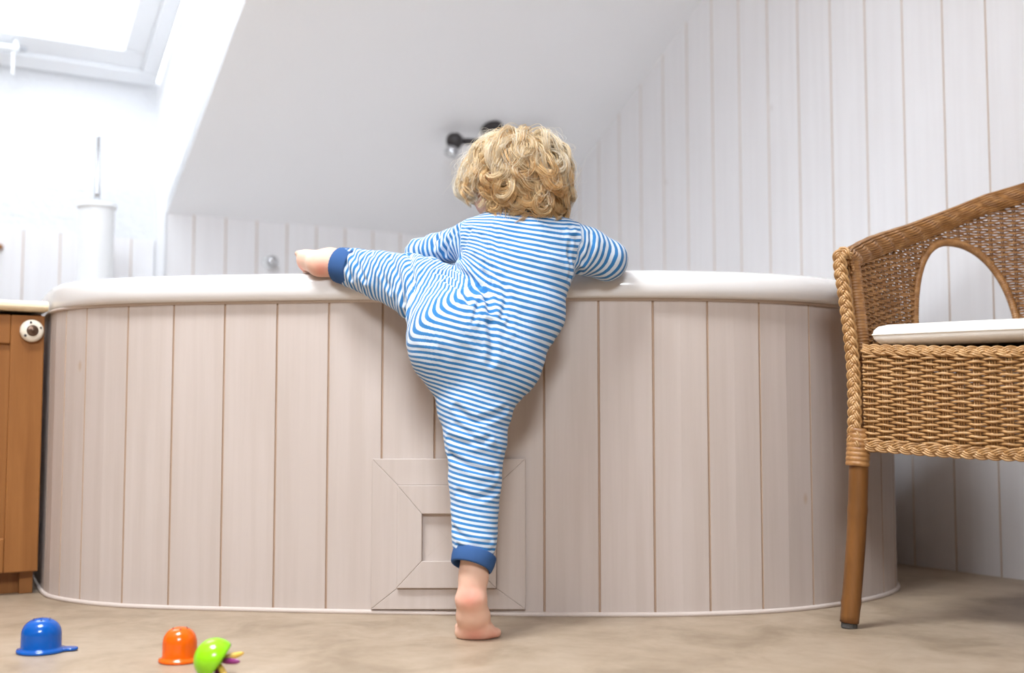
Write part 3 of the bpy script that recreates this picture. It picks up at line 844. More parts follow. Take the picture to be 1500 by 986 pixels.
for nm, zz_, am in (('lower_border', Z_B + .004, .0052), ('seat_border', Z_S + .0015, .0042)):
    path = [front_line(x, .002) + np.array([0, 0, zz_ + sag(x)]) for x in np.linspace(0, 1, 220)]
    nr = [np.array([0, 0, 0]) - CB + np.array([0, 0, -.15 if am > .005 else .4]) for _ in path]
    nr = np.array(nr); nr /= np.linalg.norm(nr, axis=1)[:, None]
    mb = MB(); braid(mb, path, nr, 10, am, .003, .0019); mb.build(nm, M['cane_pale'], chair, smooth=True)
path = [shell(p_, Z_B + .003, .002) for p_ in np.interp(np.linspace(0.02, arc[-1] - .02, 380), arc, ph)]
nr = np.array([shell(p_, Z_B, 1.) - shell(p_, Z_B, 0.) for p_ in np.interp(np.linspace(0.02, arc[-1] - .02, 380), arc, ph)])
mb = MB(); braid(mb, path, nr, 18, .0075, .0035, .0024); mb.build('side_border', M['cane'], chair, smooth=True)
# seat board under the cushion
mb = MB(); ring_ = [(-HW + .02, -.005)] + [(-(HW - .012) * math.cos(p_), (DP - .012) * math.sin(p_)) for p_ in np.linspace(.02, math.pi - .02, 40)] + [(HW - .02, -.005)]
n_ = len(ring_); v_ = [cw(a, b_, Z_S - .016) for a, b_ in ring_] + [cw(a, b_, Z_S - .004) for a, b_ in ring_]
mb.add(v_, [tuple(range(n_)), tuple(reversed(range(n_, 2 * n_)))] + [(i, n_ + i, n_ + (i + 1) % n_, (i + 1) % n_) for i in range(n_)])
o = mb.build('seat', M['cane'], chair)
bm = bmesh.new(); bm.from_mesh(o.data); bmesh.ops.recalc_face_normals(bm, faces=bm.faces); bm.to_mesh(o.data); bm.free()
def leg(top, bot, r0, r1, bound):
    top, bot = np.asarray(top), np.asarray(bot)
    n_ = 30; pts = [top + (bot - top) * k for k in np.linspace(0, 1, n_)]
    pts = [p_ + np.array([.004, 0, 0]) * math.sin(math.pi * k) for p_, k in zip(pts, np.linspace(0, 1, n_))]
    rr = np.linspace(r0, r1, n_)
    for nd in (.42, .9): rr = rr + .0011 * np.exp(-((np.linspace(0, 1, n_) - nd) / .02) ** 2)
    mb = MB(); mb.tube(pts, rr, 16)
    l = mb.build('leg', M['cane_leg'], chair, smooth=True)
    d = (bot - top) / np.linalg.norm(bot - top)
    mb = MB(); mb.tube([bot - d * .001, bot + d * .008], r1 * .85, 14); mb.build('rubber_foot', M['rubber'], l)
    if bound:
        mb = MB(); s_ = np.linspace(0, 1, 70)
        mb.tube([top - d * .004 + d * .060 * k for k in s_], r0 + .0022 + .0012 * np.abs(np.sin(math.pi * 8 * s_)), 18); mb.build('binding', M['cane'], l, smooth=True)
lf = np.array([leg_foot[0], leg_foot[1], .0085])
lt = P(1259, 650, 1.872)
leg(lt + np.array([0, 0, .02]), lf, .0158, .0150, True)
def mir(q): r_ = q - CO; return cw(-(r_ @ CA), r_ @ CB, q[2])
leg(mir(lt) + np.array([0, 0, .02]), mir(lf), .0158, .0150, True)
leg(cw(-.045, DP - .03, Z_B + .02), cw(-.045, DP + .01, .0085), .0158, .0150, True)
leg(cw(.045, DP - .03, Z_B + .02), cw(.045, DP + .01, .0085), .0158, .0150, True)

# seat cushion: a thing of its own, resting on the chair
def cushion():
    mb = MB(); a0, d0 = HW - .026, DP - .045; zb, zt = Z_S + .0065, Z_S + .0405
    base = []
    for p_ in np.linspace(0, math.pi, 60): base.append((-a0 * math.cos(p_) , d0 * math.sin(p_) ** .85 + .02))
    for x in np.linspace(1, -1, 40): base.append((a0 * x * .985, -.022 - .022 * (1 - x * x)))
    base = resample(np.vstack([base, base[0]]), 121)[:-1]
    c = base.mean(0); rings_ = []
    for k, z in ((.60, 0), (.90, .0), (.965, .0035), (.992, .010), (1.0, .017), (.993, .024), (.97, .030), (.92, .0335), (.6, .0355), (.02, .036)):
        rings_.append([cw(*(c + (q - c) * k), zb + z * (zt - zb) / .034) for q in base])
    n_ = len(base); v = [q for r in rings_ for q in r]; f = []
    for i in range(len(rings_) - 1):
        for j in range(n_): f.append((i * n_ + j, i * n_ + (j + 1) % n_, (i + 1) * n_ + (j + 1) % n_, (i + 1) * n_ + j))
    f += [tuple(reversed(range(n_))), tuple(range((len(rings_) - 1) * n_, len(rings_) * n_))]
    mb.add(v, f)
    o = mb.build('seat_cushion', M['cushion'], smooth=True)
    bm = bmesh.new(); bm.from_mesh(o.data); bmesh.ops.recalc_face_normals(bm, faces=bm.faces); bm.to_mesh(o.data); bm.free()
    tag(o, 'thin off-white cotton cushion lying on the wicker armchair', 'cushion')
    mb = MB(); pip = [cw(*(c + (q - c) * 1.0), zb + .017) for q in base]; pip.append(pip[0])
    mb.tube(pip, .0014, 6); mb.build('piping', M['cushion'], o, smooth=True)
cushion()

# ------------------------------------------------------------------ the toddler
# Signed-distance fields blended smoothly and skinned with surface nets, so each body is one continuous mesh.
class Field:
    def __init__(self, lo, hi, h):
        self.lo = np.asarray(lo, float); self.h = h
        self.n = np.ceil((np.asarray(hi) - self.lo) / h).astype(int) + 1
        self.d = np.full(self.n, .05, np.float32)
    def grid(self, lo, hi, pad):
        a = np.maximum(np.floor((np.asarray(lo) - pad - self.lo) / self.h).astype(int), 0)
        b = np.minimum(np.ceil((np.asarray(hi) + pad - self.lo) / self.h).astype(int) + 1, self.n)
        sl = tuple(slice(i, j) for i, j in zip(a, b))
        ax = [self.lo[k] + np.arange(a[k], b[k]) * self.h for k in range(3)]
        return sl, np.stack(np.meshgrid(*ax, indexing='ij'), -1).astype(np.float32)
    def merge(self, sl, d, k):
        o = self.d[sl]
        if k <= 0: self.d[sl] = np.minimum(o, d); return
        h = np.clip(.5 + .5 * (o - d) / k, 0, 1)
        self.d[sl] = o * (1 - h) + d * h - k * h * (1 - h)
    def cut(self, sl, d, k):
        o = self.d[sl]; h = np.clip(.5 - .5 * (o + d) / k, 0, 1)
        self.d[sl] = o * (1 - h) - d * h + k * h * (1 - h)
    def cone(self, a, b, ra, rb, k=.02, side=None, minus=False):
        """tapered limb a->b; radii may be (across, depth) pairs with 'side' the across direction"""
        a, b = np.asarray(a, float), np.asarray(b, float)
        ra = np.asarray(ra if np.ndim(ra) else (ra, ra), float); rb = np.asarray(rb if np.ndim(rb) else (rb, rb), float)
        m = max(ra.max(), rb.max()); lo, hi = np.minimum(a, b) - m, np.maximum(a, b) + m
        sl, g = self.grid(lo, hi, .03)
        ab = b - a; L = np.linalg.norm(ab); t_ = ab / L
        u = np.asarray(side if side is not None else (1, 0, 0), float); u = u - t_ * (u @ t_)
        if np.linalg.norm(u) < 1e-4: u = np.cross(t_, [0, 1, .2])
        u /= np.linalg.norm(u); w = np.cross(t_, u)
        q = g - a.astype(np.float32)
        x = q @ t_.astype(np.float32); t = np.clip(x / L, 0, 1)
        ru = ra[0] + (rb[0] - ra[0]) * t; rw = ra[1] + (rb[1] - ra[1]) * t; rm = np.minimum(ru, rw)
        qu, qw, qn = q @ u.astype(np.float32), q @ w.astype(np.float32), x - t * L
        f = np.sqrt((qu / ru) ** 2 + (qw / rw) ** 2 + (qn / rm) ** 2)
        d = ((f - 1) * rm).astype(np.float32)
        (self.cut if minus else self.merge)(sl, d, k)
    def ball(self, c, r, k=.02, axes=None, minus=False):
        c = np.asarray(c, float); r = np.asarray(r if np.ndim(r) else (r, r, r), float)
        A = np.eye(3) if axes is None else np.asarray(axes, float)
        sl, g = self.grid(c - r.max(), c + r.max(), .03)
        q = (g - c.astype(np.float32)) @ A.T.astype(np.float32)
        f = np.sqrt(((q / r) ** 2).sum(-1)); f2 = np.sqrt(((q / r ** 2) ** 2).sum(-1)) + 1e-6
        d = (f * (f - 1) / f2).astype(np.float32)
        (self.cut if minus else self.merge)(sl, d, k)
    def mesh(self):
        d = self.d; s = d < 0
        n = d.shape
        c = s[:-1, :-1, :-1].astype(np.int8)
        for i, j, k in ((1, 0, 0), (0, 1, 0), (0, 0, 1), (1, 1, 0), (1, 0, 1), (0, 1, 1), (1, 1, 1)):
            c = c + s[i:n[0] - 1 + i, j:n[1] - 1 + j, k:n[2] - 1 + k]
        act = (c > 0) & (c < 8)
        idx = np.argwhere(act); ids = np.full(act.shape, -1, np.int64); ids[act] = np.arange(len(idx))
        acc = np.zeros((len(idx), 3)); cnt = np.zeros(len(idx))
        corners = [(i, j, k) for i in (0, 1) for j in (0, 1) for k in (0, 1)]
        for p in corners:
            for ax in range(3):
                if p[ax]: continue
                q = list(p); q[ax] = 1
                a = d[idx[:, 0] + p[0], idx[:, 1] + p[1], idx[:, 2] + p[2]]; b = d[idx[:, 0] + q[0], idx[:, 1] + q[1], idx[:, 2] + q[2]]
                m = (a < 0) != (b < 0)
                t = a[m] / (a[m] - b[m])
                v = np.tile(np.asarray(p, float), (m.sum(), 1)); v[:, ax] += t
                acc[m] += v; cnt[m] += 1
        verts = self.lo + (idx + acc / cnt[:, None]) * self.h
        faces = []
        for ax in range(3):
            o1, o2 = (ax + 1) % 3, (ax + 2) % 3
            sa = [slice(None)] * 3; sb_ = [slice(None)] * 3
            sa[ax] = slice(0, -1); sb_[ax] = slice(1, None)
            A, B = s[tuple(sa)], s[tuple(sb_)]
            e = np.argwhere(A != B)
            e = e[(e[:, o1] > 0) & (e[:, o2] > 0) & (e[:, o1] < n[o1] - 1) & (e[:, o2] < n[o2] - 1)]
            inside = A[e[:, 0], e[:, 1], e[:, 2]]
            qs = []
            for d1, d2 in ((-1, -1), (0, -1), (0, 0), (-1, 0)):
                f = e.copy(); f[:, o1] += d1; f[:, o2] += d2
                qs.append(ids[f[:, 0], f[:, 1], f[:, 2]])
            q = np.stack(qs, 1); q[~inside] = q[~inside][:, ::-1]
            faces.append(q)
        return verts, np.vstack(faces)
def vertex_normals(v, f):
    fn_ = np.cross(v[f[:, 2]] - v[f[:, 0]], v[f[:, 3]] - v[f[:, 1]])
    n = np.zeros_like(v)
    for k in range(4):
        for c in range(3): n[:, c] += np.bincount(f[:, k], fn_[:, c], len(v))
    return n / np.maximum(np.linalg.norm(n, axis=1), 1e-12)[:, None]
def relax(v, f, it=2, w=.5):
    for _ in range(it):
        s_ = np.zeros_like(v); c = np.zeros(len(v))
        for a, b in ((0, 1), (1, 2), (2, 3), (3, 0)):
            for i, j in ((a, b), (b, a)):
                for k in range(3): s_[:, k] += np.bincount(f[:, i], v[f[:, j]][:, k], len(v))
                c += np.bincount(f[:, i], minlength=len(v))
        v = v * (1 - w) + w * s_ / np.maximum(c, 1)[:, None]
    return v
def np_mesh(name, v, f, mat, parent=None, attrs=None, origin=None):
    me = bpy.data.meshes.new(name)
    org = np.zeros(3) if origin is None else np.asarray(origin, float)
    v = v - org
    me.vertices.add(len(v)); me.vertices.foreach_set('co', v.astype(np.float32).ravel())
    k = f.shape[1]
    me.loops.add(f.size); me.loops.foreach_set('vertex_index', f.astype(np.int32).ravel())
    me.polygons.add(len(f)); me.polygons.foreach_set('loop_start', np.arange(0, f.size, k, dtype=np.int32))
    me.polygons.foreach_set('use_smooth', np.ones(len(f), bool))
    for a, val in (attrs or {}).items():
        at = me.attributes.new(a, 'FLOAT', 'POINT'); at.data.foreach_set('value', val.astype(np.float32))
    me.update(calc_edges=True); me.validate()
    o = link(name, me, mat, parent)
    if parent is None: o.location = org
    return o

px = 1 / 915.                                            # one photo pixel at the toddler's distance, in metres
# joints, placed from the photograph
NECK = P(757, 318, 1.895)
CHEST = P(758, 372, 1.878); WAIST = P(742, 450, 1.868); PELV = P(700, 520, 1.845)
SH_L, EL_L, WR_L = P(694, 352, 1.895), P(616, 371, 1.968), P(655, 392, 2.075)
SH_R, EL_R, WR_R = P(826, 356, 1.895), P(889, 381, 1.928), P(858, 385, 2.035)
HIP_L, KN_L, AN_L = P(668, 470, 1.842), P(618, 426, 1.905), P(494, 387, 1.985)
HIP_R, KN_R, AN_R = P(700, 560, 1.835), P(697, 690, 1.800), P(694, 822, 1.765)
HEEL_R, BALL_R = P(690, 878, 1.752), P(696, 926, 1.772)
HEAD = P(754, 261, 1.922)
face_dir = np.array([-.62, .66, -.42]); face_dir /= np.linalg.norm(face_dir)
h_up = np.array([-.02, .30, .95]); h_up -= face_dir * (h_up @ face_dir); h_up /= np.linalg.norm(h_up)
h_rt = np.cross(face_dir, h_up)                         # the toddler's right
HA = np.stack([h_rt, face_dir, h_up])
def hp_(x, y, z): return HEAD + h_rt * x + face_dir * y + h_up * z

def body_mesh():
    Fd = Field((-.40, 1.66, -.01), (.27, 2.26, .90), .0025)
    c, b = Fd.cone, Fd.ball
    # trunk and limbs under the clothes (slimmer than the romper)
    c(NECK + [0, 0, -.03], CHEST, (.045, .036), (.060, .047)); c(CHEST, WAIST, (.060, .047), (.058, .050)); c(WAIST, PELV, (.058, .050), (.062, .054))
    b(P(662, 505, 1.83), .050); b(P(728, 520, 1.835), .046)
    for sh, el, wr in ((SH_L, EL_L, WR_L), (SH_R, EL_R, WR_R)):
        c(CHEST + [0, 0, .02], sh, .038, .028); c(sh, el, .027, .021, .012); c(el, wr, .021, .0155, .01)
    c(HIP_L, KN_L, .046, .034); c(KN_L, AN_L, .033, .0225, .015)
    c(HIP_R, KN_R, .050, .034); c(KN_R, AN_R + [0, 0, .03], .034, .0215, .015)
    # neck and head
    c(NECK + [0, 0, -.012], HEAD + h_up * -.035 - face_dir * .008, .030, .031, .012)
    b(HEAD, (.0625, .072, .069), .01, HA)                                            # cranium
    b(hp_(0, .030, -.034), (.050, .042, .043), .02, HA)                              # jaw and cheeks
    b(hp_(.026, .040, -.030), (.024, .024, .021), .012, HA); b(hp_(-.026, .040, -.030), (.024, .024, .021), .012, HA)
    b(hp_(0, .058, -.062), (.014, .012, .010), .010, HA)                             # chin
    b(hp_(0, .0745, -.030), (.0075, .0085, .0075), .006, HA); c(hp_(0, .066, -.010), hp_(0, .074, -.028), .005, .0065, .006)   # nose
    b(hp_(0, .0655, -.0475), (.0125, .006, .0035), .003, HA); b(hp_(0, .0650, -.0535), (.0105, .006, .0038), .003, HA)          # lips
    for s_ in (-1, 1):
        b(hp_(s_ * .024, .0715, -.010), (.0125, .008, .008), .006, HA, minus=True)    # eye sockets
        e = hp_(s_ * .0625, -.006, -.022)
        b(e, (.0065, .0125, .0185), .005, HA); b(e + h_rt * s_ * .005 + face_dir * .003, (.004, .007, .011), .003, HA, minus=True)
        b(hp_(s_ * .0600, .003, -.040), (.004, .005, .005), .003, HA)                 # ear lobes
    # standing foot on tiptoe: heel lifted, ball and toes on the floor
    c(AN_R + [0, 0, .02], AN_R + [0, -.004, -.022], .0205, .0195, .01)
    c(AN_R + [0, -.002, -.020], HEEL_R, (.0200, .0195), (.0215, .0185), .012)
    mid = (HEEL_R + BALL_R) / 2
    c(HEEL_R, mid, (.0225, .0175), (.0225, .0155), .008); c(mid, BALL_R + [0, .004, 0], (.0225, .0155), (.0272, .0140), .010)
    ft = np.array([.10, .98, -.10]); ft /= np.linalg.norm(ft)
    c(BALL_R + [0, .004, 0], BALL_R + ft * .016 + [0.001, 0, -.001], (.0272, .0130), (.0262, .0105), .010)
    bz = BALL_R + ft * .018
    for x, l, r in ((-.0205, .026, .0092), (-.0075, .024, .0066), (.0040, .0215, .0062), (.0145, .018, .0059), (.0245, .006, .0072)):
        a_ = bz + np.array([x, -.002 if x < .02 else -.016, 0]); a_[2] = r + .0012
        e_ = a_ + np.array([x * .25, l, 0]); c(a_, e_, r * .95, r, .0025)
    # raised foot resting on the rim
    hl = P(468, 387.5, 1.982); tb_ = P(450, 386, 2.026); tb_[2] = .585 + .0200
    fd = tb_ - hl; fd /= np.linalg.norm(fd)
    hz_ = np.array([fd[1], -fd[0], 0]); hz_ /= np.linalg.norm(hz_)
    up_ = np.cross(hz_, fd); up_ *= np.sign(up_[2])
    big = hz_ * math.cos(math.radians(54)) - up_ * math.sin(math.radians(54))         # towards the big toe
    c(AN_L, AN_L + (AN_L - KN_L) * .10, .0215, .0205, .01)
    c(AN_L + (AN_L - KN_L) * .08, hl + fd * .004, .0205, .0180, .012)
    c(hl, tb_, (.0192, .0180), (.0215, .0150), .012, side=big)
    c(AN_L + (AN_L - KN_L) * .10, tb_ - fd * .002 + np.array([0, 0, .004]), .0190, .0150, .014)
    for x, l, r in ((-.0175, .0155, .0080), (-.0062, .0160, .0060), (.0036, .0145, .0056), (.0120, .0105, .0055), (.0185, .0060, .0056)):
        a_ = tb_ - big * x + fd * .010
        e_ = a_ + fd * l - big * x * .15; e_[2] = max(e_[2] - .004, .585 + r + .0008); a_[2] = max(a_[2], .585 + r + .0008)
        c(a_, e_, r * .95, r, .0026)
    # hands inside the tub: palms on the deck, five bent fingers each
    for wr, el, sgn in ((WR_L, EL_L, 1), (WR_R, EL_R, -1)):
        d = wr - el; d /= np.linalg.norm(d); d[2] = min(d[2], -.05); d /= np.linalg.norm(d)
        sd = np.cross(d, [0, 0, 1.]); sd /= np.linalg.norm(sd)
        pc = wr + d * .030
        c(wr, pc, (.0150, .0115), (.0195, .0085), .008, side=sd)
        c(pc, pc + d * .012, (.0195, .0085), (.0185, .0075), .008, side=sd)
        for j, (o_, l) in enumerate(((-.0145, .030), (-.005, .034), (.0048, .032), (.0140, .025))):
            k0 = pc + d * .018 + sd * o_; k1 = k0 + d * l * .5 + sd * o_ * .25 + np.array([0, 0, .001]); k2 = k1 + (d * .8 + np.array([0, 0, -.55])) * l * .42
            c(k0 - d * .01, k1, .0056, .0050, .0025); c(k1, k2, .0050, .0044, .0025)
        th = pc + sd * sgn * .015 - d * .012; t1 = th + (sd * sgn * .8 + d * .6) * .015; t2 = t1 + (sd * sgn * .25 + d * .95) * .012
        c(th, t1, .0075, .0060, .004); c(t1, t2, .0060, .0050, .003)
    v, f = Fd.mesh()
    v = relax(v, f, 1, .4)
    v[:, 2] = np.maximum(v[:, 2], .0006)
    return v, f

# ---- the romper
ROMP_H = .0026
def romper_build():
    Fd = Field((-.33, 1.70, .06), (.23, 2.14, .74), ROMP_H)
    c, b = Fd.cone, Fd.ball
    # back, waist and seat; (across, depth) radii
    c(P(757, 336, 1.892), P(757, 352, 1.886), (55 * px, .040), (70 * px, .045), .02)
    c(P(757, 352, 1.886), P(757, 392, 1.876), (70 * px, .046), (80 * px, .054), .02)
    c(P(757, 392, 1.876), P(748, 450, 1.868), (80 * px, .055), (76 * px, .060), .02)
    c(P(748, 450, 1.868), P(716, 512, 1.850), (76 * px, .060), (80 * px, .062), .025)
    b(P(668, 500, 1.828), (68 * px, .068, 72 * px), .028)                       # left buttock of the raised leg
    b(P(728, 520, 1.834), (58 * px, .058, 70 * px), .025)                       # right buttock
    c(P(698, 545, 1.836), P(696, 592, 1.826), (78 * px, .062), (54 * px, .052), .022)
    # standing leg
    c(P(696, 592, 1.826), P(697, 645, 1.812), (53 * px, .051), (43 * px, .045), .012)
    c(P(697, 645, 1.812), P(696, 700, 1.798), (43 * px, .045), (36 * px, .040), .010)
    c(P(696, 700, 1.798), P(695, 796, 1.770), (36 * px, .039), (31 * px, .032), .010)
    # raised leg: thigh up to the knee at the rim, shin out to the foot
    c(P(668, 486, 1.835), P(630, 424, 1.892), (64 * px, .062), (40 * px, .043), .03)
    b(P(632, 420, 1.895), (36 * px, .040, 38 * px), .015)
    c(P(612, 420, 1.905), P(560, 404, 1.940), (47 * px, .036), (37 * px, .034), .012, side=(0, 0, 1))
    c(P(560, 404, 1.940), P(514, 392, 1.966), (37 * px, .034), (31 * px, .029), .010, side=(0, 0, 1))
    b(P(598, 440, 1.905), (16 * px, .022, 22 * px), .02)
    # arms
    c(P(735, 352, 1.886), SH_L, .048, .033, .018); c(SH_L, P(640, 366, 1.945), .0330, .0265, .012); c(P(640, 366, 1.945), EL_L, .0265, .0240, .010); c(EL_L, WR_L, .0255, .020, .008)
    c(P(785, 356, 1.886), SH_R, .050, .038, .018); c(SH_R, P(858, 368, 1.912), .0375, .0385, .012); c(P(858, 368, 1.912), EL_R, .0385, .0345, .010); c(EL_R, WR_R, .0335, .024, .008)
    # the neck opening
    nd = HEAD - NECK; nd /= np.linalg.norm(nd)
    c(NECK + nd * .004, NECK + nd * .08, .034, .046, .006, minus=True)
    return Fd
def tuck(v, f, Fd):
    """keep covered skin a few millimetres under the cloth"""
    def sample(q):
        g = (q - Fd.lo) / Fd.h; i = np.clip(np.floor(g).astype(int), 0, Fd.n - 2); t = np.clip(g - i, 0, 1)
        o = np.zeros(len(q))
        for c in np.ndindex(2, 2, 2):
            w_ = np.prod(np.where(np.array(c) == 1, t, 1 - t), axis=1); j = i + np.array(c); o += w_ * Fd.d[j[:, 0], j[:, 1], j[:, 2]]
        inside = np.all((g >= 0) & (g <= Fd.n - 1), axis=1)
        return np.where(inside, o, .05)
    covered = np.ones(len(v), bool)
    nd_ = HEAD - NECK; nd_ /= np.linalg.norm(nd_)
    covered &= (v - NECK) @ nd_ < .000
    covered &= ~((v[:, 2] < AN_R[2] + .03) & (v[:, 0] > -.15))
    covered &= (v - AN_L) @ ((KN_L - AN_L) / np.linalg.norm(KN_L - AN_L)) > .012
    for wr, el in ((WR_L, EL_L), (WR_R, EL_R)):
        covered &= ~((np.linalg.norm(v - wr, axis=1) < .085) & ((v - wr) @ ((wr - el) / np.linalg.norm(wr - el)) > -.015))
    for _ in range(8):
        d = sample(v); e = .0015
        g = np.stack([sample(v + np.eye(3)[k] * e) - sample(v - np.eye(3)[k] * e) for k in range(3)], 1); g /= np.maximum(np.linalg.norm(g, axis=1), 1e-6)[:, None]
        push = np.clip(d + .0095, 0, .006) * covered
        v = v - g * push[:, None]
    return v

def clear_rim(v, m=.0008):
    """press cloth and skin off the tub's bull-nosed rim, deck and front boards"""
    v = v.copy()
    c_ = np.where((v[:, 2] > .40) & (v[:, 2] < .62) & (v[:, 1] > 1.90))[0]
    q = v[c_]
    d2 = ((q[:, None, :2] - TUB[None, ::2, :]) ** 2).sum(-1); i = np.argmin(d2, 1) * 2
    n_ = TUBN[i] / np.linalg.norm(TUBN[i], axis=1)[:, None]
    d = np.sum((q[:, :2] - TUB[i]) * n_, axis=1); z = q[:, 2].copy(); d0 = d.copy()
    R = .0262 + m
    ex, ez = d + .0045, z - .5605; l = np.hypot(ex, ez) + 1e-9
    a = (d > -.0045) & (l < R) & (z > .5605)
    d = np.where(a, -.0045 + ex / l * R, d); z = np.where(a, .5605 + ez / l * R, z)
    b_ = (d0 > -.012) & (z <= .5605) & (z > .534) & (d < .0215 + m); d = np.where(b_, .0215 + m, d)
    e = (d0 <= -.0045) & (d0 > -.085) & (z > .52) & (z < .5866 + m); z = np.where(e, .5866 + m, z)
    f = (z <= .534) & (d < .006 + m) & (d0 > -.05); d = np.where(f, .006 + m, d)
    q[:, :2] += n_ * (d - d0)[:, None]; q[:, 2] = z
    v[c_] = q
    return v
def skin_material():
    m, nt, b = new_mat('toddler_skin', (.80, .52, .40), .5, .35)
    b.inputs['Subsurface Weight'].default_value = .12; b.inputs['Subsurface Radius'].default_value = (.012, .005, .003); b.inputs['Subsurface Scale'].default_value = 1
    at = nt.nodes.new('ShaderNodeAttribute'); at.attribute_name = 'blush'
    n = node(nt, 'ShaderNodeTexNoise', Scale=35.0, Detail=3.0); nt.links.new(coords(nt, (1, 1, 1)), n.inputs['Vector'])
    col = mixc(nt, n.outputs['Fac'], (.80, .53, .40), (.74, .46, .34))
    col = mixc(nt, at.outputs['Fac'], col, (.70, .20, .14))
    nt.links.new(col, b.inputs['Base Color'])
    return m
M['skin'] = skin_material()
bv, bf = body_mesh()
romper_field = romper_build()
bv = clear_rim(tuck(bv, bf, romper_field), .0022)
blush = np.zeros(len(bv))
for c_, r_, a_ in ((HEEL_R + np.array([-.002, -.012, .004]), .017, .75), (BALL_R + np.array([0, -.01, -.004]), .020, .55), (BALL_R + np.array([.024, 0, -.006]), .014, .6),
                   (P(471, 394, 1.972), .014, .75), (P(444, 393, 2.02), .010, .9), (hp_(.04, .055, -.03), .02, .35), (hp_(-.04, .055, -.03), .02, .35), (hp_(0, .066, -.05), .010, .9),
                   (hp_(.064, -.004, -.03), .016, .5), (hp_(-.064, -.004, -.03), .016, .6)):
    blush = np.maximum(blush, a_ * np.exp(-(np.linalg.norm(bv - c_, axis=1) / r_) ** 2))
person = np_mesh('person', bv, bf, M['skin'], None, {'blush': blush}, origin=(BALL_R[0], BALL_R[1], 0))
tag(person, 'barefoot toddler in blue and white striped romper climbing over the tub, seen from behind', 'person')
M['eye_white'] = new_mat('eye_white', (.85, .85, .85), .2)[0]; M['iris'] = new_mat('eye_blue', (.06, .14, .26), .15)[0]
for s_ in (-1, 1):
    mb = MB(); e_ = hp_(s_ * .024, .0585, -.0105); mb.lathe(e_, [(0, -.008)] + [(.0085 * math.cos(a), .0085 * math.sin(a)) for a in np.linspace(-1.3, 1.3, 10)] + [(0, .0085)], face_dir, 20)
    ey = mb.build('eye', M['eye_white'], person, smooth=True)
    mb = MB(); mb.lathe(e_, [(.0045, .0075), (.0042, .0083), (0, .0088)], face_dir, 18); mb.build('iris', M['iris'], ey, smooth=True)

# ---- the romper's cloth
rv, rf = romper_field.mesh()
rn = vertex_normals(rv, rf)

def axis_phase(v, pts, s0=0.0):
    """smooth coordinate along a bent axis and distance from it"""
    pts = np.asarray(pts); s_ = s0 + np.concatenate([[0], np.cumsum(np.linalg.norm(np.diff(pts, axis=0), axis=1))])
    num = np.zeros(len(v)); den = np.zeros(len(v)); dmin = np.full(len(v), 9.)
    for i in range(len(pts) - 1):
        a, b = pts[i], pts[i + 1]; L = np.linalg.norm(b - a); t_ = (b - a) / L
        x = (v - a) @ t_; tc = np.clip(x, 0, L); d = np.linalg.norm(v - a - tc[:, None] * t_, axis=1)
        w = np.exp(-(d / .028) ** 2) + 1e-12
        num += w * (s_[i] + x); den += w; dmin = np.minimum(dmin, d)
    return num / den, dmin
spine = spline([P(768, 300, 1.89), P(764, 350, 1.885), P(757, 400, 1.876), P(742, 455, 1.868), P(712, 520, 1.84), P(698, 590, 1.826), P(697, 700, 1.798), P(695, 840, 1.76)], 26)
sp_len = np.concatenate([[0], np.cumsum(np.linalg.norm(np.diff(spine, axis=0), axis=1))])
hip_s = sp_len[np.argmin(np.linalg.norm(spine - P(715, 515, 1.84), axis=1))]
thigh_ax = spline([P(700, 520, 1.842), P(664, 470, 1.86), P(632, 428, 1.895), P(605, 416, 1.925), P(560, 404, 1.952), P(490, 386, 1.985)], 18)
ph_s, d_s = axis_phase(rv, spine)
ph_t, d_t = axis_phase(rv, thigh_ax, hip_s)
ph_l, d_l = axis_phase(rv, spline([P(740, 345, 1.886), SH_L, EL_L, WR_L], 14), .003)
ph_r, d_r = axis_phase(rv, spline([P(780, 350, 1.886), SH_R, EL_R, WR_R], 14), .002)
def plane_side(p0, n_): return (rv - p0) @ (np.asarray(n_) / np.linalg.norm(n_))
# trunk and raised leg share one cloth; the blend follows how near each axis is
wt = 1 / (1 + np.exp(-((d_s - .032) - d_t) / .014))
stripe = ph_s * (1 - wt) + ph_t * wt
arm_l = plane_side(P(694, 352, 1.895), P(640, 364, 1.94) - P(735, 350, 1.886)) > .004
arm_l &= (d_l < .055) & (rv[:, 2] > P(650, 392, 1.9)[2] - .012)
arm_r = plane_side(P(834, 370, 1.893), P(880, 385, 1.92) - P(800, 362, 1.886)) > .002
arm_r &= d_r < .07
stripe = np.where(arm_l, ph_l, np.where(arm_r, ph_r, stripe))
region = arm_l * 1 + arm_r * 2
def axis_dir(v, pts):
    pts = np.asarray(pts); out = np.zeros((len(v), 3))
    for i in range(len(pts) - 1):
        a, b = pts[i], pts[i + 1]; L = np.linalg.norm(b - a); t_ = (b - a) / L
        tc = np.clip((v - a) @ t_, 0, L); d = np.linalg.norm(v - a - tc[:, None] * t_, axis=1)
        out += (np.exp(-(d / .028) ** 2) + 1e-12)[:, None] * t_
    return out / np.linalg.norm(out, axis=1)[:, None]
arm_ax_l = spline([P(740, 345, 1.886), SH_L, EL_L, WR_L], 14); arm_ax_r = spline([P(780, 350, 1.886), SH_R, EL_R, WR_R], 14)
SL = [(330, 1), (380, 4), (420, 8), (450, 13), (490, 22), (530, 29), (565, 28), (600, 22), (640, 17), (690, 12), (800, 8)]
lean = np.radians(np.interp(-rv[:, 2], [-P(700, y_, 1.80)[2] for y_, _ in SL], [a_ for _, a_ in SL]))
trunk_dir = np.stack([-np.sin(lean), np.zeros(len(rv)), -np.cos(lean)], 1)
gdir = trunk_dir * (1 - wt)[:, None] + axis_dir(rv, thigh_ax) * wt[:, None]
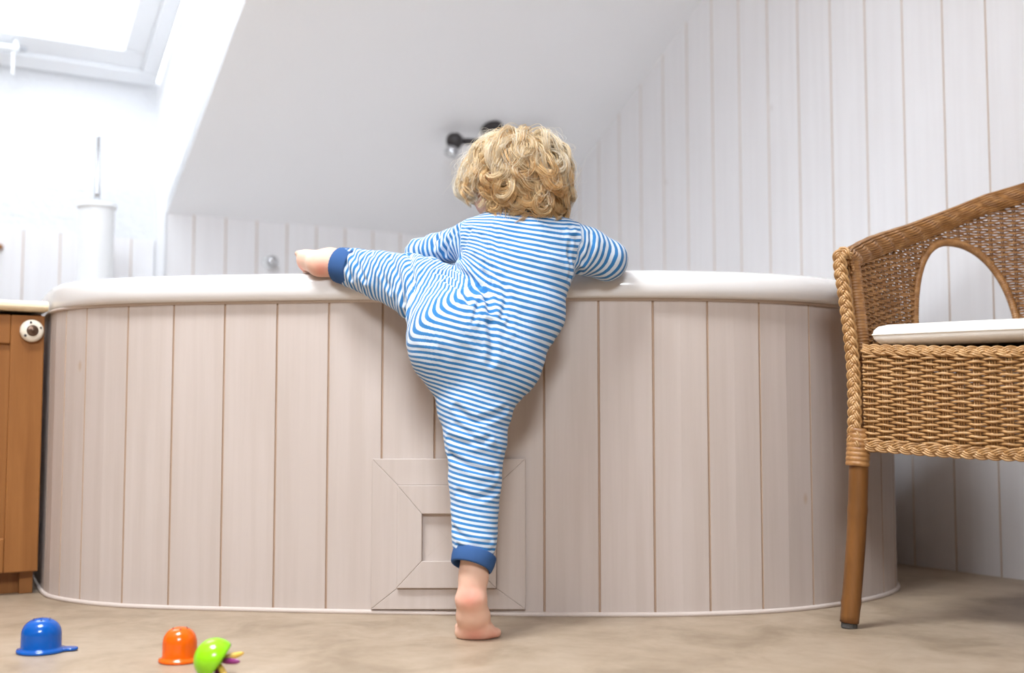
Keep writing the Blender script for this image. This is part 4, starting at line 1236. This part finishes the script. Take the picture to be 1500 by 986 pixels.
gdir = np.where(arm_l[:, None], axis_dir(rv, arm_ax_l), np.where(arm_r[:, None], axis_dir(rv, arm_ax_r), gdir))
gdir -= rn * np.sum(gdir * rn, axis=1)[:, None]
gl = np.linalg.norm(gdir, axis=1); gdir /= np.maximum(gl, .25)[:, None]
ed = np.vstack([rf[:, [k, (k + 1) % 4]] for k in range(4)]); ed = np.unique(np.sort(ed, axis=1), axis=0)
ed = ed[region[ed[:, 0]] == region[ed[:, 1]]]
def even_stripes(x, it=700):
    """least-squares phase whose slope along the cloth is one everywhere, as in a knitted fabric"""
    i, j = ed[:, 0], ed[:, 1]; n = len(rv)
    tgt = np.sum((gdir[i] + gdir[j]) * .5 * (rv[j] - rv[i]), axis=1)
    def div(e): return np.bincount(j, e, n) - np.bincount(i, e, n)
    b = div(tgt); r = b - div(x[j] - x[i]); p = r.copy(); rs = r @ r
    for _ in range(it):
        Ap = div(p[j] - p[i]); al = rs / max(p @ Ap, 1e-20); x = x + al * p; r = r - al * Ap; rn_ = r @ r
        if rn_ < 1e-12: break
        p = r + rn_ / rs * p; rs = rn_
    return x
stripe = even_stripes(stripe)

# cloth folds: grooves along creases, small ripples where the cloth bunches
disp = np.zeros(len(rv))
qx, qy = project(rv)
facing = rn @ np.array([0, -1, 0.]) > -.25
def on_cloth(x, y):
    """point of the cloth seen at a photo position: the nearest of those that face the room"""
    d = np.hypot(qx - x, qy - y) + np.where(facing, 0, 500)
    c_ = np.argsort(d)[:40]; c_ = c_[d[c_] < d[c_[0]] + 5]
    return rv[c_[np.argmin(rv[c_, 1])]]
def crease(pts, width, depth, ridge=.6):
    global disp
    pts = spline([on_cloth(*q) for q in pts], 40)
    d2 = np.min(((rv[:, None, :] - pts[None, ::2, :]) ** 2).sum(-1), axis=1)
    d = np.sqrt(d2)
    disp -= depth * np.exp(-(d / width) ** 2)
    disp += depth * ridge * np.exp(-((d - width * 2.0) / width) ** 2)
for pts, w_, dp in (
    ([(665, 392), (690, 405), (712, 425), (722, 455)], .0055, .0065),     # hip crease of the raised leg
    ([(655, 410), (676, 420), (690, 442)], .004, .0045),
    ([(640, 398), (660, 402), (680, 418)], .0035, .0035),
    ([(722, 470), (726, 500), (722, 535)], .005, .0035),
    ([(665, 600), (700, 612), (745, 600)], .005, .0040),                           # under the seat
    ([(655, 640), (685, 648), (720, 640)], .0045, .0035),
    ([(658, 668), (690, 682), (730, 690)], .0045, .0040),
    ([(665, 620), (700, 640), (735, 660)], .004, .0030),
    ([(668, 720), (700, 724), (731, 716)], .0045, .0035),
    ([(662, 775), (690, 790), (722, 795)], .004, .0028),
    ([(668, 800), (695, 808), (724, 806)], .0035, .0028),
    ([(600, 372), (601, 410), (597, 460)], .006, .0060),                           # behind the knee
    ([(572, 374), (580, 410), (588, 448)], .0045, .0030),
    ([(545, 370), (556, 400), (570, 432)], .004, .0022),
    ([(515, 366), (520, 390), (532, 415)], .004, .0030),
    ([(500, 366), (505, 390), (512, 412)], .0035, .0030),
    ([(846, 345), (852, 370), (848, 400)], .0045, .0035),                          # right sleeve
    ([(868, 340), (866, 360), (856, 388)], .004, .0030),
    ([(838, 330), (838, 370), (836, 410)], .0035, .0022),                           # armhole seams
    ([(684, 335), (676, 358), (672, 380)], .0035, .0030),
    ([(668, 335), (655, 350), (650, 372)], .0045, .0040),
    ([(640, 345), (634, 360), (640, 380)], .004, .0035),
    ([(700, 345), (708, 365), (712, 392)], .0045, .0022),                           # drape of the back
    ([(722, 330), (726, 345), (728, 362)], .004, .0015),
    ([(690, 372), (702, 395), (720, 420)], .004, .0028),
    ([(735, 400), (745, 440), (748, 480)], .005, .0018),
    ([(712, 402), (690, 392), (664, 388)], .0032, .0030), ([(716, 412), (690, 415), (668, 440)], .0030, .0028), ([(722, 428), (705, 440), (696, 470)], .0032, .0030),
    ([(705, 385), (722, 395), (738, 425), (738, 465)], .0038, .0034), ([(640, 440), (632, 470), (632, 505)], .005, .0015)):
    crease(pts, w_, dp)
disp += .0009 * np.sin(stripe * 2 * math.pi / .021 + 6 * np.sin(rv[:, 0] * 60) + 3 * np.sin(rv[:, 2] * 47)) * np.exp(-((d_t - .03) / .05) ** 2)
disp += .0007 * np.sin(rv[:, 0] * 170 + rv[:, 2] * 130 + 2.5 * np.sin(rv[:, 2] * 70)) * np.sin(rv[:, 2] * 90 + rv[:, 1] * 60)
rv2 = clear_rim(relax(rv + rn * np.clip(disp, -.007, .004)[:, None], rf, 1, .4))
def romper_material():
    m, nt, b = new_mat('striped_jersey', (.8, .85, .9), .85, .15)
    at = nt.nodes.new('ShaderNodeAttribute'); at.attribute_name = 'stripe'
    mul = node(nt, 'ShaderNodeMath', operation='MULTIPLY'); mul.inputs[1].default_value = 2 * math.pi / .0079
    sn = node(nt, 'ShaderNodeMath', operation='SINE')
    nt.links.new(at.outputs['Fac'], mul.inputs[0]); nt.links.new(mul.outputs[0], sn.inputs[0])
    ad = node(nt, 'ShaderNodeMath', operation='MULTIPLY_ADD'); ad.inputs[1].default_value = .5; ad.inputs[2].default_value = .5
    nt.links.new(sn.outputs[0], ad.inputs[0])
    nt.links.new(ramp(nt, ad.outputs[0], [(.42, (.036, .185, .44)), (.58, (.62, .69, .77))]), b.inputs['Base Color'])
    n = node(nt, 'ShaderNodeTexNoise', Scale=900.0, Detail=1.0); nt.links.new(coords(nt, (1, 1, 1)), n.inputs['Vector']); bump(nt, b, n.outputs['Fac'], .15, .0008)
    b.inputs['Sheen Weight'].default_value = .15
    return m
M['romper'] = romper_material()
romper = np_mesh('romper', rv2, rf, M['romper'], person, {'stripe': stripe})
tag(romper, 'blue and white striped long-sleeved romper')
M['cuff'] = new_mat('navy_ribbing', (.045, .105, .26), .9, .1)[0]
def cuff(a, b, ra, rb, th=.0028, su=None):
    a, b = np.asarray(a), np.asarray(b); t_ = (b - a) / np.linalg.norm(b - a)
    prof = [(0, -th), (0, .0), (.08, .0010), (.5, .0016), (.92, .0010), (1, 0), (1, -th), (.5, -th * 1.1), (0, -th)]
    u = np.cross(t_, [0, 1, 0]); u /= np.linalg.norm(u); w = np.cross(t_, u)
    sides = 64; th_ = np.arange(sides) * 2 * math.pi / sides
    rows = []
    for k, o_ in prof:
        c_ = a + (b - a) * k; r_ = ra + (rb - ra) * k + o_ + .0004 * np.cos(th_ * 32)
        rows.append(c_ + (u * np.cos(th_)[:, None] + w * np.sin(th_)[:, None]) * r_[:, None])
    v = clear_rim(np.vstack(rows)); f = []
    for i in range(len(prof) - 1):
        for k in range(sides): f.append((i * sides + k, i * sides + (k + 1) % sides, (i + 1) * sides + (k + 1) % sides, (i + 1) * sides + k))
    o = np_mesh('cuff', v, np.array(f), M['cuff'], person); tag(o, 'dark blue ribbed ankle cuff')
    return o
cuff(P(696, 810, 1.766), P(690, 831, 1.757), .0325, .0305)
cuff(P(519, 392.5, 1.960), P(496, 388, 1.975), .0308, .0292)
# ribbed neckline
nd = HEAD - NECK; nd /= np.linalg.norm(nd)

# ---- the hair: curly locks of fine strands over the scalp
rng = np.random.default_rng(7)
def hair():
    crown = hp_(-.004, -.028, .062)
    SR = np.array([.0645, .0735, .0705])
    def scalp(n_): return HEAD + (HA.T @ (SR * n_))
    locks = []
    tries = 0
    while len(locks) < 300 and tries < 20000:
        tries += 1
        n_ = rng.normal(size=3); n_ /= np.linalg.norm(n_)
        x, y, z = n_
        if y > .50 + .25 * min(z, .6) or z < -.86: continue                      # face and neck stay free
        if y > .10 and z < -.12: continue
        if np.linalg.norm(scalp(n_) - crown) < .014: continue
        if any(np.dot(n_, l) > .9905 for l in locks): continue
        locks.append(n_)
    V, Fc, tone = [], [], []
    off = 0
    NP_, SD = 24, 3
    th = np.arange(SD) * 2 * math.pi / SD
    faces = []
    for i in range(NP_ - 1):
        for k in range(SD): faces.append((i * SD + k, i * SD + (k + 1) % SD, (i + 1) * SD + (k + 1) % SD, (i + 1) * SD + k))
    faces = np.array(faces)
    def strand(pts, r, tn):
        nonlocal off
        tg = np.gradient(pts, axis=0); tg /= np.maximum(np.linalg.norm(tg, axis=1), 1e-9)[:, None]
        u = np.cross(tg, [.31, .22, .92]); u /= np.maximum(np.linalg.norm(u, axis=1), 1e-9)[:, None]; w = np.cross(tg, u)
        rr = r * np.interp(np.linspace(0, 1, NP_), [0, .1, .7, 1], [.7, 1, .85, .25])
        v = pts[:, None, :] + (u[:, None, :] * np.cos(th)[None, :, None] + w[:, None, :] * np.sin(th)[None, :, None]) * rr[:, None, None]
        V.append(v.reshape(-1, 3)); Fc.append(faces + off); off += NP_ * SD
        tone.append(np.full(NP_ * SD, tn))
    down = np.array([0, 0, -1.])
    for li, n_ in enumerate(locks):
        root = scalp(n_); nn = HA.T @ (n_ / SR); nn /= np.linalg.norm(nn)
        away = root - crown; side_ = np.cross(nn, away); side_ /= max(np.linalg.norm(side_), 1e-6)
        flow = away * 9 + down * .35 + side_ * rng.normal() * .14; flow -= nn * (flow @ nn); flow /= max(np.linalg.norm(flow), 1e-6)
        zrel = n_[2]; low = np.clip((.45 - zrel) / .8, 0, 1)
        length = rng.uniform(.080, .105) if zrel > .35 else rng.uniform(.068, .094)
        if zrel < -.45: length *= .95
        if n_ @ HA @ np.array([1., 0, 0]) > .3 and zrel < .3: length *= 1.22
        left_ = n_ @ HA @ np.array([-1., 0, 0])
        if left_ > .45 and zrel < .15: length *= .62
        curl_r = rng.uniform(.0015, .0045) * (.55 + .6 * low)
        turns = rng.uniform(.75, 1.5); hand = rng.choice([-1, 1])
        # guide: hugs the head, then hangs and curls
        g = []; p_ = root.copy(); lf_ = min(np.linalg.norm(away) / .05, 1); d_ = flow * .9 + nn * (.08 + .42 * lf_); d_ /= np.linalg.norm(d_)
        ds = length / (NP_ - 1); lift = rng.uniform(1.05, 1.19) if zrel < .6 else rng.uniform(1.03, 1.08)
        c_rate = hand * rng.uniform(38, 78) * (.35 + .65 * low); s_amp = rng.uniform(8, 22) * rng.choice([-1, 1]); s_ph = rng.uniform(0, 6.28); c_from = rng.uniform(.30, .52) - .18 * low
        for i in range(NP_):
            g.append(p_.copy()); si = i / (NP_ - 1)
            om = s_amp * math.sin(si * 7 + s_ph) * min(si * 3, 1) + c_rate * min(max((si - c_from) / .25, 0), 1)
            q = HA @ (p_ - HEAD) / (SR * lift); ql = np.linalg.norm(q)
            nloc = HA.T @ (q / SR); nloc /= np.linalg.norm(nloc)
            want = d_ * .92 + down * (.10 if i < NP_ * .5 else .03)
            if ql < 1.05: want = want + nloc * (1.05 - ql) * 2.2
            else: want = want - nloc * .16 * min((ql - 1.05) * 6, 1)
            d_ = want / np.linalg.norm(want)
            an = om * ds; d_ = d_ * math.cos(an) + np.cross(nloc, d_) * math.sin(an) + nloc * (nloc @ d_) * (1 - math.cos(an))
            p_ = p_ + d_ * ds
        g = np.array(g)
        s_ = np.linspace(0, 1, NP_)
        tg = np.gradient(g, axis=0); tg /= np.linalg.norm(tg, axis=1)[:, None]
        nv = np.array([HA.T @ ((HA @ (q - HEAD)) / SR ** 2) for q in g]); nv -= tg * np.sum(nv * tg, axis=1)[:, None]; nv /= np.linalg.norm(nv, axis=1)[:, None]
        bv_ = np.cross(tg, nv)
        e_ = np.clip((s_ - (.42 - .25 * low)) / .5, 0, 1); e_ = e_ * e_ * (3 - 2 * e_)
        a0_ = hand * 2 * math.pi * turns * s_ ** 1.5
        wave = .0022 * np.sin(s_ * rng.uniform(5, 9) + rng.uniform(0, 6.28)) * np.clip(s_ * 3, 0, 1)
        tn0 = np.clip(rng.normal(.52, .17) - .32 * low + .22 * max(zrel, 0), 0, 1)  # sun-bleached top, plus its bright light put into the tone; lower locks golden
        for k in range(int(rng.integers(26, 36))):
            j0, j1 = abs(rng.normal()) * .0040, rng.normal() * .0062
            spread = np.interp(s_, [0, .5, 1], [1.0, .62, .32])
            jit = rng.normal(size=3) * .0011 * (s_[:, None] ** 2)
            am = curl_r * e_ * rng.uniform(.75, 1.2); aa = a0_ + rng.normal() * .22
            back_ = -.35 * am * np.sin(aa * .9)
            pts = g + nv * ((am * (1 - np.cos(aa)) * .8 + j0 * spread)[:, None]) + bv_ * ((am * np.sin(aa) + wave + j1 * spread)[:, None]) + tg * back_[:, None] + jit
            strand(pts, rng.uniform(.00026, .00042), np.clip(tn0 + rng.normal() * .20, 0, 1))
        if li % 2 == 0:                                                           # fly-away hairs
            for k in range(2):
                dv = rng.normal(size=3) * .4 + nn; dv /= np.linalg.norm(dv)
                sw = rng.normal(size=3) * .010
                pts = root + nn * .012 + (g - root) * .8 + dv * (s_[:, None] ** 1.5 * .022) + sw * np.sin(s_ * 5)[:, None] * s_[:, None]
                strand(pts, .00020, .95)
    return np.vstack(V), np.vstack(Fc), np.concatenate(tone)
def hair_material():
    m, nt, b = new_mat('blond_hair', (.6, .4, .2), .38, .5)
    at = nt.nodes.new('ShaderNodeAttribute'); at.attribute_name = 'tone'
    col = ramp(nt, at.outputs['Fac'], [(0.0, (.88, .60, .27)), (.42, (.97, .80, .50)), (1.0, (.99, .94, .84))])
    nt.links.new(col, b.inputs['Base Color'])
    tl = nt.nodes.new('ShaderNodeBsdfTranslucent'); nt.links.new(col, tl.inputs['Color'])
    mx = nt.nodes.new('ShaderNodeMixShader'); mx.inputs[0].default_value = .42
    out = nt.nodes['Material Output']
    nt.links.new(b.outputs[0], mx.inputs[1]); nt.links.new(tl.outputs[0], mx.inputs[2]); nt.links.new(mx.outputs[0], out.inputs['Surface'])
    return m
M['hair'] = hair_material()
hv, hf, tone = hair()
hair_o = np_mesh('hair', hv, hf, M['hair'], person, {'tone': tone})
tag(hair_o, 'curly blond hair')
# close-fitting under-layer so no skin shows between locks
Fd = Field(HEAD - .11, HEAD + .11, .003)
Fd.ball(HEAD + h_up * .002 - face_dir * .004, (.0675, .0745, .0715), .01, HA)
Fd.ball(hp_(0, .085, -.055), (.075, .065, .085), .012, HA, minus=True); Fd.ball(hp_(0, .0, -.105), (.10, .12, .045), .012, HA, minus=True)
uv_, uf = Fd.mesh()
np_mesh('hair_underlayer', relax(uv_, uf, 2), uf, M['hair'], hair_o, {'tone': np.full(len(uv_), .40)})
